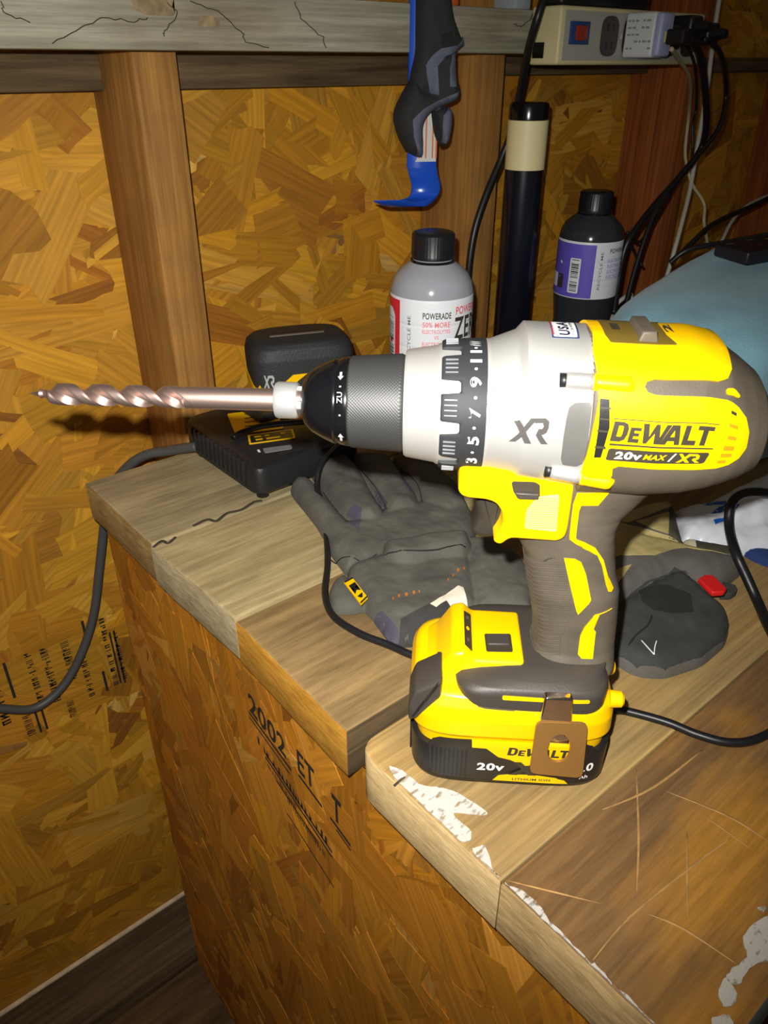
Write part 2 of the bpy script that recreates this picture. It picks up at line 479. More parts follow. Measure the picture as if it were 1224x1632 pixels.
_mp.inputs['Scale'].default_value = (140, 320, 100); _nz.inputs['Scale'].default_value = 1.0; _nz.inputs['Detail'].default_value = 6
_rp.inputs[1].default_value = 0.34; _rp.inputs[2].default_value = 0.46; _rp.inputs[3].default_value = 0.05
_nt.links.new(_tc.outputs['Object'], _mp.inputs[0]); _nt.links.new(_mp.outputs[0], _nz.inputs['Vector']); _nt.links.new(_nz.outputs['Fac'], _rp.inputs[0]); _nt.links.new(_rp.outputs[0], _mx.inputs[0])
_nt.links.new(_tr.outputs[0], _mx.inputs[1]); _nt.links.new(_nt.nodes['Principled BSDF'].outputs[0], _mx.inputs[2]); _nt.links.new(_mx.outputs[0], _nt.nodes['Material Output'].inputs[0])
M_REDP = mat('red_print', srgb(205, 40, 50), 0.45)
M_BLUEP = mat('blue_print', srgb(20, 90, 190), 0.5)

# ------------------------------------------------------------------ OSB strands (pressed flakes)
PAL = [(206, 154, 52), (200, 146, 44), (190, 132, 36), (178, 120, 32), (214, 166, 70), (158, 100, 28), (204, 144, 38), (136, 78, 24), (228, 190, 108), (186, 126, 36)]
WGT = [17, 20, 18, 14, 7, 6, 16, 4, 2, 14]
def strands(name, parent, O, ex, ey, ez, W, H, count, seed, ang0=90, spread=60, lmin=0.06, lmax=0.19, shade=1.0, thick=0.0016, base=(188, 130, 38), blend=0.38):
    rs = random.Random(seed); V = []; Fc = []; cols = []; uvs = []
    O, ex, ey, ez = (Vector(v) for v in (O, ex, ey, ez))
    for k in range(count):
        cx, cy = rs.uniform(-0.02, W + 0.02), rs.uniform(-0.02, H + 0.02)
        a = R_(rs.gauss(ang0, spread)); big = rs.random(); l = rs.uniform(lmin, lmax) * (0.3 if big < 0.15 else 1); w = rs.uniform(0.006, 0.016) if big < 0.3 else (rs.uniform(0.016, 0.04) if big < 0.65 else rs.uniform(0.035, 0.075))
        ca, sa = math.cos(a), math.sin(a)
        z = (rs.random() ** 0.8) * thick + 0.0002; t1, t2 = rs.gauss(0, 0.006), rs.gauss(0, 0.012)
        top = []
        npt = rs.randint(2, 4)
        for s_ in range(npt): top.append((-l / 2 + rs.uniform(-0.008, 0.008), w * (-0.5 + s_ / (npt - 1))))
        for s_ in range(1, 3): top.append((-l / 2 + l * s_ / 3, w / 2 * rs.uniform(0.8, 1.12)))
        npt = rs.randint(2, 4)
        for s_ in range(npt): top.append((l / 2 + rs.uniform(-0.008, 0.008), w * (0.5 - s_ / (npt - 1))))
        for s_ in range(1, 3): top.append((l / 2 - l * s_ / 3, -w / 2 * rs.uniform(0.8, 1.12)))
        idx = []; c = rs.choices(PAL, WGT)[0]; c = tuple(x * (1 - blend) + y * blend for x, y in zip(c, base)); c = tuple(min(255, x * (y / z) ** .5) for x, y, z in zip(c, base, (188, 130, 38))); j = rs.uniform(0.86, 1.1) * shade
        col = srgb(min(255, c[0] * j), min(255, c[1] * j), min(255, c[2] * j * rs.uniform(0.8, 1.1)))
        u0, v0 = rs.uniform(0, 50), rs.uniform(0, 50)
        b0 = len(V); pts2 = []
        for p, q in top:
            x = min(max(cx + p * ca - q * sa, 0), W); y = min(max(cy + p * sa + q * ca, 0), H)
            zz = z + p * t1 + q * t2
            V.append(O + ex * x + ey * y + ez * max(zz, 0.0001)); pts2.append((u0 + p, v0 + q))
        m_ = len(top)
        for i in range(m_):
            V.append(V[b0 + i] - ez * 0.0006)
        Fc.append(tuple(range(b0, b0 + m_))); cols.append(col); uvs.append(pts2)
        for i in range(m_):
            j2 = (i + 1) % m_
            Fc.append((b0 + i, b0 + m_ + i, b0 + m_ + j2, b0 + j2)); cols.append(tuple(x * 0.7 for x in col[:3]) + (1,)); uvs.append([pts2[i], pts2[i], pts2[j2], pts2[j2]])
    me = bpy.data.meshes.new(name); me.from_pydata([tuple(v) for v in V], [], Fc)
    at = me.attributes.new('col', 'FLOAT_COLOR', 'FACE')
    at.data.foreach_set('color', [c for col in cols for c in col])
    uvl = me.uv_layers.new(name='UVMap'); flat = []
    for u in uvs:
        for p in u: flat += [p[0], p[1]]
    uvl.data.foreach_set('uv', flat)
    o = _fin(name, me, M_STR, parent, False); o['kind'] = 'stuff'
    return o

# ================================================================== THE SETTING
YW = 0.74                       # sheathing face
wall = box('wall_back', (-0.55, YW + 0.002, 0.0), (1.9, YW + 0.014, 1.75), M_OSB); tag(wall, 'strand board shed wall with exposed timber studs', 'wall', kind='structure')
strands('wood_strands', wall, (-0.3, YW + 0.002, 0.04), (1, 0, 0), (0, 0, 1), (0, -1, 0), 1.95, 1.16, 3600, 4, ang0=8, spread=42)
strands('wood_strands', wall, (-0.3, YW + 0.002, 1.2), (1, 0, 0), (0, 0, 1), (0, -1, 0), 1.95, 0.4, 500, 5, ang0=8, spread=42)
SX = [-0.113, 0.293, 0.679, 1.081, 1.485]
for i, x in enumerate(SX):
    st = box('stud', (x, 0.651, 0.052), (x + 0.038, YW, 1.70), M_STUD_RED if i >= 3 else M_STUD, wall, bev=0.002)
for a, b in zip(SX[:-1], SX[1:]):
    box('blocking', (a + 0.0385, 0.712, 1.1095 if a < 0.6 else 1.117), (b - 0.0005, YW, 1.137), M_DIRTY, wall, bev=0.002)
box('bottom_plate', (-0.55, 0.655, 0.012), (1.9, YW, 0.05), M_DIRTY, wall, bev=0.002)
box('sheathing_edge', (-0.55, 0.7335, 0.0505), (0.29, 0.739, 0.0535), mat('raw_edge', srgb(228, 206, 170), 0.7, vary=0.2, vscale=80), wall)
M_LEDGE = wood('ledge_whitewash', srgb(176, 172, 152), srgb(142, 138, 118), scale=(5, 130, 130), rough=0.8, stain=srgb(112, 96, 70), stain_amt=0.55, seed=7.7)
ledge = box('ledge_board', (-0.55, 0.613, 1.138), (0.95, 0.655, 1.1762), M_LEDGE, wall, bev=0.0015, label='whitewashed board along the studs')
# cracks in the whitewash
M_CRACK = mat('crack_dark', srgb(52, 46, 36), 0.9)
def crack(px, w=0.0011):
    P = [on_y(x, y, 0.6116) for x, y in px]
    P = [p for p in P]
    rs = random.Random(int(px[0][0])); Q = []
    for a, b in zip(P[:-1], P[1:]):
        for k in range(5): Q.append(a.lerp(b, k / 5) + Vector((rs.uniform(-.0012, .0012), 0, rs.uniform(-.0009, .0009))))
    Q.append(P[-1])
    tube('crack', Q, w / 2, M_CRACK, wall, n=5, sub=1, flat=0.6)
for c in ([(305, 2), (345, 18), (385, 50), (390, 65), (428, 76)], [(468, 2), (480, 28), (515, 60), (520, 76)], [(85, 70), (130, 45), (160, 28), (215, 34), (235, 28)], [(265, 3), (285, 22), (262, 50), (262, 58)], [(3, 2), (8, 22), (48, 36)],
          [(820, 40), (832, 42), (845, 30), (850, 22)]):
    crack(c)
# a rusty knot smear on the board
for px_, w_ in (((250, 8), 0.016), ((332, 34), 0.009)):
    c_ = on_y(*px_, 0.6118)
    panel('rust_stain', [(c_.x + w_ * (1 + .25 * math.sin(3 * t + w_ * 300)) * math.cos(t), c_.z + w_ * .55 * (1 + .3 * math.cos(2 * t)) * math.sin(t)) for t in np.linspace(0, 6.28, 14)[:-1]],
          lambda a, b, o: Vector((a, 0.6119 - o, b)), mat('rust_stain', srgb(138, 118, 86), 0.85, vary=0.35, vscale=150), wall, off=0.0002, depth=0.0002, step=(0.01, 0.01))

wr_ = box('wall_right', (1.9, -0.9, 0.012), (1.914, 0.755, 1.75), M_OSB); tag(wr_, 'dark strand board side wall of the shed', 'wall', kind='structure')
floor = box('floor', (-0.55, -0.9, -0.03), (1.914, 0.745, 0.012), wood('floor_boards', srgb(120, 90, 58), srgb(72, 52, 32), scale=(5, 60, 60), rough=0.85, seed=3.3)); tag(floor, 'dark dusty shed floor', 'floor', kind='structure')

# stamp printed on the sheathing (lines run up the wall)
def wfn(a, b, o): return Vector((a, YW - 0.0006 - o, b))
def illegible(parent, fn, x0, y0, x1, y1, n, seed, vertical=True):
    """row of small unreadable stamped marks"""
    rs = random.Random(seed); polys = []; p = 0.0
    while p < 1:
        w = rs.uniform(0.04, 0.09); 
        for q in range(2):
            a0 = p + w * 0.5 * q; a1 = a0 + w * rs.uniform(0.18, 0.34)
            c0, c1 = (0, 1) if rs.random() < 0.6 else (rs.choice([0, 0.4]), rs.choice([0.6, 1]))
            polys.append([(c0, a0), (c1, a0), (c1, a1), (c0, a1)])
        if rs.random() < 0.6: polys.append([(rs.choice([0, .42, .8]) , p), (0.2 + rs.choice([0, .42, .8]), p), (0.2, p + w * .8), (0, p + w * .8)])
        p += w + (0.05 if rs.random() < 0.3 else 0.012)
    V, Fc = polys_geo(polys)
    lettering('stamp_marks', '', (x0, y0), (x1, y0), (x0, y1), fn, M_INK, parent, geo=(V, Fc), off=0.0021)
for k, (x, z0, z1, w) in enumerate(((0.072, 0.50, 0.585, 0.009), (0.112, 0.50, 0.58, 0.007), (0.128, 0.50, 0.578, 0.008), (0.150, 0.52, 0.575, 0.009), (0.166, 0.485, 0.55, 0.007), (0.196, 0.485, 0.585, 0.006), (0.208, 0.488, 0.56, 0.005), (0.250, 0.490, 0.583, 0.008), (0.092, 0.47, 0.50, 0.009), (0.140, 0.468, 0.492, 0.008))):
    illegible(wall, wfn, x, z0, x + w, z1, 6, 20 + k)
for x, z0, z1, w in ((0.177, 0.555, 0.592, 0.003), (0.186, 0.482, 0.513, 0.003), (0.2035, 0.484, 0.562, 0.0022), (0.2085, 0.482, 0.562, 0.0022), (0.226, 0.520, 0.590, 0.0026), (0.238, 0.486, 0.592, 0.003), (0.105, 0.468, 0.50, 0.0025), (0.112, 0.468, 0.50, 0.0025), (0.09, 0.53, 0.58, 0.003)):
    lettering('stamp_rule', '', (x, z0), (x + w, z0), (x, z1), wfn, M_INK, wall, geo=(np.array([(0, 0), (1, 0), (1, 1), (0, 1)], float), [(0, 1, 2, 3)]), off=0.0021)

# ================================================================== WORKBENCH
bench = empty('workbench', (0.5, 0.33, 0.012), 0, 'workbench of thick worn planks over a strand board front', 'workbench')
def bp_(v): return Vector(v) - Vector((0.5, 0.33, 0.012))
def plank(y0, y1, xf, m, top=0.8, skew=0.0, round_=0.0, seed=0, x1=1.16, end=None, side=None):
    rs = random.Random(seed); out = []
    n = 10
    for k in range(n + 1):
        t = k / n; y = y1 + (y0 - y1) * t
        out.append((xf + skew * t + rs.uniform(-0.0003, 0.0003), y))
    if round_ > 0:          # worn round corner at the front end
        out = rnd([(xf + 0.06, y1), (xf, y1), (xf, y0 + .01)], round_, 6)[7:14] + [(xf, (y0 + y1) / 2), (xf, y0)]
    pts = [tuple(bp_((x, y, 0))[:2]) for x, y in [(x1, y0), (x1, y1)] + out]
    z1 = top - 0.012; z0 = z1 - 0.038
    o = prism('plank', pts, z0, z1, m, bench, axes='uv', bev=0.0018, seg=2)
    if end:
        o.data.materials.append(end); o.data.materials.append(side or m)
        for p in o.data.polygons:
            if p.normal.x < -0.5: p.material_index = 1
            elif p.normal.y < -0.6: p.material_index = 2
    return o
def endgrain(name, a, b): return wood(name, a, b, scale=(20, 45, 260), rough=0.8, stain=tuple(c * .6 for c in b[:3]) + (1,), stain_amt=0.3, seed=len(name), bump=0.2)
E1 = endgrain('end_tan', srgb(186, 156, 100), srgb(150, 118, 70)); E2 = endgrain('end_pale', srgb(206, 190, 152), srgb(170, 150, 112))
E3 = endgrain('end_golden_fir', srgb(214, 158, 60), srgb(184, 126, 40)); E4 = endgrain('end_pale_pine', srgb(232, 202, 146), srgb(208, 176, 122)); E5 = endgrain('end_pine_worn', srgb(218, 186, 130), srgb(174, 142, 94))
W1 = wood('plank_grey_tan', srgb(184, 166, 126), srgb(150, 134, 100), scale=(7, 90, 60), stain=srgb(116, 102, 78), stain_amt=0.6, seed=11)
W2 = wood('plank_pale_tan', srgb(190, 172, 126), srgb(160, 140, 98), scale=(7, 80, 60), stain=srgb(126, 110, 76), stain_amt=0.55, seed=23)
W3 = wood('plank_brown', srgb(164, 136, 90), srgb(132, 106, 68), scale=(9, 80, 60), stain=srgb(104, 84, 58), stain_amt=0.65, seed=31)
W4 = wood('plank_worn_gold', srgb(200, 166, 104), srgb(150, 118, 68), scale=(4, 150, 60), stain=srgb(120, 104, 76), stain_amt=0.5, seed=47, grain=0.7)
W5 = wood('plank_dark_scuffed', srgb(142, 108, 68), srgb(104, 78, 50), scale=(8, 120, 60), stain=srgb(196, 138, 50), stain_amt=0.75, seed=59, grain=0.7, rough=0.5)
plank(0.5135, 0.649, 0.189, W1, 0.7995, seed=1, end=E1)
plank(0.3880, 0.5105, 0.187, W2, 0.8, skew=0.004, seed=2, end=E2)
plank(0.2567, 0.3860, 0.191, W3, 0.7985, skew=-0.004, seed=3, end=E3, side=M_DIRTY)
plank(0.1355, 0.2440, 0.1845, W4, 0.8, round_=0.014, seed=4, end=E4)
plank(0.0300, 0.1350, 0.1848, W5, 0.79985, seed=5, end=E5, side=mat('grey_blue_edge', srgb(112, 122, 126), .7))
box('batten', bp_((0.212, 0.06, 0.722)), bp_((0.25, 0.64, 0.7495)), M_DIRTY, bench)
for lx, ly in ((0.24, 0.08), (0.24, 0.57), (1.06, 0.08), (1.06, 0.57)):
    box('leg', bp_((lx, ly, 0.012)), bp_((lx + 0.06, ly + 0.06, 0.7215 if lx < .5 else 0.7605)), M_STUD, bench)
fp = box('front_panel', bp_((0.2005, 0.034, 0.012)), bp_((0.2115, 0.648, 0.7605)), M_OSB, bench)
strands('wood_strands', fp, bp_((0.2005, 0.648, 0.012)), (0, -1, 0), (0, 0, 1), (-1, 0, 0), 0.614, 0.7485, 1500, 9, ang0=98, spread=28, shade=1.0, lmin=.04, lmax=.15, base=(194, 126, 36), blend=0.55)
def pfn(a, b, o): return bp_((0.1999 - o, a, b))
lettering('stamp_date', '2002', (0.3952, 0.7028), (0.3463, 0.6915), (0.3952, 0.7235), pfn, M_INK, fp, bold=0.02, off=0.0021)
lettering('stamp_letters', 'ET', (0.3312, 0.6934), (0.3105, 0.6896), (0.3312, 0.7159), pfn, M_INK, fp, bold=0.02, off=0.0021)
lettering('stamp_letters', 'T', (0.2908, 0.6830), (0.2804, 0.6811), (0.2908, 0.7084), pfn, M_INK, fp, bold=0.03, off=0.0021)
QUAD = (np.array([(0, 0), (1, 0), (1, 1), (0, 1)], float), [(0, 1, 2, 3)])
for (a0, b0), (a1, b1), w in (((0.3971, 0.6990), (0.3407, 0.6839), .003), ((0.3971, 0.6943), (0.3435, 0.6783), .002), ((0.3312, 0.6877), (0.3030, 0.6802), .003), ((0.2936, 0.6783), (0.2710, 0.6717), .003), ((0.2870, 0.6727), (0.2710, 0.6670), .002), ((0.3783, 0.6708), (0.2936, 0.6407), .0028), ((0.3783, 0.6661), (0.2936, 0.6350), .0028), ((0.3651, 0.6520), (0.3105, 0.6331), .002), ((0.3529, 0.6256), (0.2936, 0.6002), .002)):
    lettering('stamp_rule', '', (a0, b0), (a1, b1), (a0, b0 + w), pfn, M_INK, fp, geo=QUAD, off=0.0021)
for k, (a0, b0, a1, b1, w) in enumerate(((0.3877, 0.6745, 0.2993, 0.6444, 0.008), (0.3501, 0.6425, 0.3030, 0.6256, 0.007), (0.3764, 0.6576, 0.3388, 0.6425, 0.006))):
    rs = random.Random(70 + k); polys = []; p = 0
    while p < 1:
        w_ = rs.uniform(.03, .06); polys.append([(p, 0), (p + w_ * .5, 0), (p + w_ * .5, rs.choice([.5, 1])), (p, 1)]); p += w_ * rs.choice([1, 1, 1.6])
    lettering('stamp_marks', '', (a0, b0), (a1, b1), (a0, b0 + w), pfn, M_INK, fp, geo=polys_geo(polys), off=0.0021)
# dried white paint and scratches on the near planks
def bfn(a, b, o): return bp_((a, b, BZ + o))
PT = [[(110, 75), (150, 90), (200, 130), (260, 140), (310, 155), (395, 210), (380, 220), (300, 215), (350, 270), (340, 300), (310, 290), (265, 255), (230, 215), (180, 170), (120, 100)],
      [(355, 320), (390, 310), (405, 345), (420, 420), (395, 410), (365, 370)], [(440, 425), (500, 440), (560, 495), (575, 520), (640, 590), (700, 650), (690, 655), (600, 580), (540, 520), (480, 460)],
      [(715, 655), (760, 710), (750, 718), (705, 665)], [(790, 735), (830, 770), (875, 830), (950, 900), (940, 905), (850, 835), (800, 770)],
      [(1260, 500), (1180, 540), (1150, 590), (1160, 640), (1100, 690), (1135, 720), (1180, 660), (1260, 640)], [(1075, 740), (1100, 700), (1130, 745), (1120, 780), (1090, 780)], [(1060, 815), (1110, 810), (1120, 860), (1060, 860)], [(1195, 495), (1215, 488), (1212, 505)]]
for k_, P in enumerate(PT):
    rs = random.Random(k_)
    W = [on_z(560 + x / 1.843, 1180 + y / 1.843) for x, y in P]
    q = smooth_path([Vector((v.x, v.y, 0)) for v in W] + [Vector((W[0].x, W[0].y, 0))], 5)[:-1]
    panel('paint_patch', [(max(v.x, .1858) + rs.gauss(0, .00022), v.y + rs.gauss(0, .00022)) for v in q], bfn, M_PAINT, bench, off=0.0005, depth=0.0005, step=(0.02, 0.02))
M_SCR = mat('fresh_scratch', srgb(172, 132, 78), 0.7, vary=.3, vscale=120)
for pts, w in (([(805, 1402), (960, 1440)], 1.4), ([(945, 1530), (1005, 1460), (1110, 1375), (1165, 1335)], 1.6), ([(1014, 1225), (1018, 1330), (1015, 1420)], 1.5), ([(1095, 1325), (1096, 1460)], 1.3), ([(960, 1290), (1040, 1255), (1120, 1195)], 2.0), ([(1060, 1260), (1160, 1300), (1224, 1340)], 1.6), ([(1030, 1455), (1090, 1480), (1180, 1540)], 1.6), ([(1110, 1290), (1200, 1355)], 1.0)):
    P = [on_z(x, y) for x, y in pts]
    tube('scratch', [bp_((p.x, p.y, BZ - 0.0002)) for p in P], w * 0.00035, M_SCR, bench, n=6, sub=5, flat=0.4, smooth=True, rfun=lambda t: .35 + .9 * math.sin(math.pi * t))
M_SPLIT = mat('split_dark', srgb(60, 50, 38), 0.9)
for pts, w in (([(308, 838), (330, 828), (345, 830), (362, 818), (385, 812), (405, 800), (418, 798)], 5), ([(245, 872), (258, 862), (268, 866), (280, 856)], 5), ([(680, 1290), (700, 1276), (728, 1262)], 2.5), ([(628, 1252), (645, 1238)], 2.5)):
    tube('split', [bp_((*on_z(x, y)[:2], BZ - 0.0001)) for x, y in pts], w * 0.0003, M_SPLIT, bench, n=6, sub=5, flat=0.4)

# ================================================================== CORDLESS DRILL
DR = empty('cordless_drill', (0.2557, 0.1946, BZ), R_(136), 'yellow and black cordless drill standing on its battery with a long twist bit', 'drill')
def mm(p): return Vector(p) * 0.001
body = Loft('u', [(27, 200, 28.5, 28.5, 28.5, 2), (15, 200, 29, 33, 29, 2.2), (12, 200, 30, 36.5, 30, 2.3), (-13, 199, 31.5, 36.5, 32, 2.4), (-14, 199, 32.5, 36.5, 34, 2.5), (-40, 198, 34.5, 36.5, 33, 2.5), (-56, 198, 35, 36.5, 31, 2.5), (-66, 198, 34.8, 34.5, 28.5, 2.4), (-72, 198, 34, 30, 26.5, 2.3), (-78, 197.5, 32, 26.5, 24, 2.2), (-84, 197, 28.5, 22.5, 21, 2.1), (-87, 197, 23.5, 18, 17.5, 2.1), (-89, 197, 16.5, 12, 13, 2), (-89.8, 197, 8, 6, 7, 2)])
bfnD = lambda a, b, o: body.pt(a, b, o)
gear = body.mesh('gear_case', -13.5, 27, M_SILV, DR)
motor = body.mesh('motor_housing', -89.8, -13.0, M_RUB, DR)
STEP = (3.0, 6.0)
YS = [(-14.1, 90), (-14.1, 83.7), (-13.0, 60.0), (-15.2, 22.2), (-14.1, 2.7), (-12.6, -21.2), (-13.0, -31), (-14, -33.5), (-21, -30), (-24.0, -26), (-24.8, -20), (-24.4, -13.7), (-26.5, -11.5), (-64, -11.5), (-69, -9.5), (-72.4, -5.0), (-74.5, 1.7), (-74.3, 12.6), (-72.2, 22.1), (-68.6, 27.1), (-63.7, 29.6), (-36.5, 29.3), (-33.5, 30.6), (-32.3, 34.0), (-33.0, 37.6), (-36.0, 39.8), (-60.0, 41.2), (-63.9, 44.6), (-65.9, 52.5), (-66.7, 74.6), (-66.3, 90)]
shell = panel('side_shell', YS, bfnD, M_YEL, DR, off=1.2, depth=2.2, step=STEP, bev=0.5)
shell2 = panel('side_shell', [(a, 180 - b) for a, b in YS], bfnD, M_YEL, DR, off=1.2, depth=2.2, step=STEP, bev=0.5)
# rear lower lobe of the yellow top: little indicator tab
panel('shell_tab', rnd([(-63.6, 33.2), (-63.3, 37.5), (-67, 38.8), (-69.4, 36), (-68.6, 33.4)], 1.2, 3), bfnD, M_YEL, DR, off=0.9, depth=1.5, step=STEP)
vent = panel('vent_opening', [(-15.6, 23.9), (-19.1, 23.9), (-20.4, 7.5), (-18.8, -6.4), (-16.2, -6.8), (-16.2, 7.8)], bfnD, M_BLACK, shell, off=1.5, depth=0.4, step=STEP)
for ph in (18, 11.5, 5, -1.5):
    panel('vent_rib', [(-15.9, ph), (-20.0, ph), (-20.0, ph + 0.9), (-15.9, ph + 0.9)], bfnD, M_DGREY, vent, off=1.8, depth=0.4, step=STEP)
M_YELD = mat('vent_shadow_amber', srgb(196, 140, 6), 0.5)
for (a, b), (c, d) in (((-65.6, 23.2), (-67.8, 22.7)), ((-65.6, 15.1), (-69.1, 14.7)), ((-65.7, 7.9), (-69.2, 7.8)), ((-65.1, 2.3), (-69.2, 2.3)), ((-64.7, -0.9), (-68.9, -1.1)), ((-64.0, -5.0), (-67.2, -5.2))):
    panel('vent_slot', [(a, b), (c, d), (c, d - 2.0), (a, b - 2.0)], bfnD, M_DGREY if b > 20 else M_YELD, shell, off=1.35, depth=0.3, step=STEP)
# rim of the flat badge field
BO = 1.35
lettering('badge_rule', '', (-21.6, 12.4), (-61.7, 13.4), (-21.6, 12.9), bfnD, M_DGREY, shell, geo=QUAD, off=BO, step=(4, 8))
lettering('badge_rule', '', (-21.3, -0.1), (-61.0, 0.6), (-21.3, 0.4), bfnD, M_DGREY, shell, geo=QUAD, off=BO, step=(4, 8))
# heavy slanted maker's lettering
def slant(g, s=0.11):
    return [[(x + y * s, y) for x, y in p] for p in g]
def wordmark():
    P = []; x = 0
    P += [[(0, 0), (.24, 0), (.24, 1), (0, 1)], [(.24, .78), (.44, .78), (.42, 1), (.24, 1)], [(.24, 0), (.42, 0), (.44, .22), (.24, .22)], [(.42, 0), (.62, .1), (.7, .35), (.7, .65), (.62, .9), (.42, 1), (.44, .78), (.47, .62), (.47, .38), (.44, .22)]]
    x = .78
    P += [[(x, 0), (x + .2, 0), (x + .2, .74), (x, .74)], [(x + .2, .57), (x + .48, .57), (x + .48, .74), (x + .2, .74)], [(x + .2, .29), (x + .43, .29), (x + .43, .45), (x + .2, .45)], [(x + .2, 0), (x + .48, 0), (x + .48, .17), (x + .2, .17)]]
    x = 1.30
    P += [[(x, 1), (x + .25, 1), (x + .37, .32), (x + .32, 0), (x + .16, 0)], [(x + .32, 0), (x + .37, .32), (x + .5, .8), (x + .6, .8), (x + .58, .5)], [(x + .6, .8), (x + .5, .8), (x + .56, 1), (x + .72, 1), (x + .75, .86)], [(x + .58, .5), (x + .6, .8), (x + .75, .86), (x + .84, .32), (x + .76, 0), (x + .64, 0)], [(x + .76, 0), (x + .84, .32), (x + 1.02, 1), (x + 1.24, 1), (x + .92, 0)]]
    x = 2.30
    P += [[(x - .08, 0), (x + .16, 0), (x + .42, .72), (x + .38, 1), (x + .26, 1)], [(x + .42, .72), (x + .38, 1), (x + .6, 1), (x + .78, 0), (x + .54, 0)], [(x + .22, .16), (x + .28, .36), (x + .54, .36), (x + .57, .16)]]
    x = 3.16
    P += [[(x, 0), (x + .24, 0), (x + .24, 1), (x, 1)], [(x + .24, 0), (x + .6, 0), (x + .6, .22), (x + .24, .22)]]
    x = 3.72
    P += [[(x, .76), (x + .72, .76), (x + .72, 1), (x, 1)], [(x + .24, 0), (x + .48, 0), (x + .48, .76), (x + .24, .76)]]
    return polys_geo(slant(P))
def xr_geo():
    P = [[(0, 1), (.2, 1), (.68, 0), (.44, 0)], [(-.12, 0), (.12, 0), (.34, .32), (.24, .48)], [(.34, .62), (.44, .46), (.72, .84), (.72, 1), (.58, 1)],
         [(.72, .8), (1.0, .8), (1.08, 1), (.72, 1)], [(1.0, .8), (1.05, .66), (1.22, .6), (1.22, .86), (1.08, 1)], [(1.05, .66), (1.0, .56), (1.05, .36), (1.16, .42), (1.22, .6)], [(.8, .36), (1.05, .36), (1.0, .56), (.88, .56)], [(.8, .36), (1.0, .36), (1.26, 0), (1.02, 0)]]
    return polys_geo(P)
WM = wordmark(); XR = xr_geo()
lettering('maker_name', '', (-21.2, 1.2), (-60.4, 2.0), (-21.2, 11.2), bfnD, M_DGREY, shell, geo=WM, off=BO, step=(3, 6))
badge = panel('rating_badge', rnd([(-21.4, -1.2), (-60.3, -0.4), (-58.8, -6.6), (-20.8, -7.8)], 1.2, 3), bfnD, M_DGREY, shell, off=BO, depth=0.2, step=STEP)
lettering('rating_text', '20v', (-23.9, -6.4), (-34.2, -5.8), (-24.4, -2.2), bfnD, M_WHITE, badge, bold=0.035, off=BO + .15, step=(3, 6))
lettering('rating_text', 'MAX', (-35.0, -5.3), (-43.8, -4.9), (-35.3, -2.4), bfnD, M_YEL, badge, bold=0.03, shear=0.2, off=BO + .15, step=(3, 6))
lettering('rating_slash', '', (-44.6, -5.6), (-45.3, -5.6), (-47.0, -1.2), bfnD, M_WHITE, badge, geo=QUAD, off=BO + .15)
lettering('rating_logo', '', (-47.8, -6.0), (-56.8, -5.8), (-47.8, -1.2), bfnD, M_YEL, badge, geo=XR, off=BO + .15, step=(3, 6))
# gear case details
pad = panel('side_pad', rnd([(-3.9, 10.8), (-4.5, 17.3), (-6.3, 20.2), (-13.2, 21.6), (-13.1, 11.8), (-13.2, -1.9), (-12.6, -15.7), (-10.2, -19.0), (-4.8, -19.0), (-3.8, -13.9), (-3.6, 0)], 1.0, 3), bfnD, mat('grey_pad', srgb(88, 87, 84), 0.5), gear, off=0.5, depth=0.9, step=STEP)
M_SILV2 = mat('silver_emboss', srgb(180, 178, 172), 0.36, metal=0.5)
lettering('emboss_logo', '', (17.9, -6.0), (2.2, -4.0), (17.9, 8.0), bfnD, mat('logo_grey', srgb(70, 68, 66), 0.5), gear, geo=XR, off=0.25, step=(3, 6))
for (a, b, a2) in ((-2.7, 35.0, -25.5), (-0.8, -29.6, -23.0)):
    for sgn in (1, -1):
        bb = b if sgn == 1 else 180 - b
        p0, p1 = body.pt(a, bb, -0.5), body.pt(-13.3, bb, -0.5); p2 = body.pt(a2, bb, -0.7)
        tube('screw_boss', [p0, p0 + (p1 - p0) * 0.5, Vector((-0.0133, p1.y, p1.z))], 0.0034, M_SILV, gear, n=16, sub=2)
        tube('screw_boss', [Vector((-0.0133, p1.y, p1.z)), p2, p2 + Vector((-0.0012, 0, 0))], 0.0036, M_YEL, shell if sgn == 1 else shell2, n=16, sub=4, rfun=lambda t: 1 if t < 0.9 else 0.75)
        tube('screw', [p0 + Vector((0.0026, 0, 0)), p0 + Vector((-0.001, 0, 0))], 0.0030, M_BLACK, gear, n=14, sub=1)
tube('case_seam', [body.pt(26 - 28 * t, 35.8 - 4.3 * t, 0.0) for t in np.linspace(0, 1, 8)], 0.0004, M_SILV2, gear, n=6, sub=1)
# flag sticker on top
stk = panel('origin_sticker', rnd([(2.4, 71.6), (-8.6, 72.8), (-9.4, 101), (1.8, 101)], 0.7, 2), bfnD, mat('sticker_blue', srgb(52, 66, 100), 0.5), gear, off=0.15, depth=0.2, step=STEP)
panel('sticker_field', rnd([(1.6, 73.4), (-7.8, 74.4), (-8.5, 99), (1.1, 99)], 0.5, 2), bfnD, M_WHITE, stk, off=0.25, depth=0.1, step=STEP)
lettering('sticker_text', 'USA', (5.2, 75.5), (5.2, 98), (0.6, 75.5), lambda a, b, o: body.pt(-a, b, o), mat('sticker_navy', srgb(28, 34, 60), 0.5), stk, bold=0.04, off=0.36)
lettering('sticker_text', 'MADE IN THE', (-1.0, 75.5), (-1.0, 98), (-0.1 - 2.0, 75.5), lambda a, b, o: body.pt(-a, b, o), M_REDP, stk, bold=0.02, off=0.36)
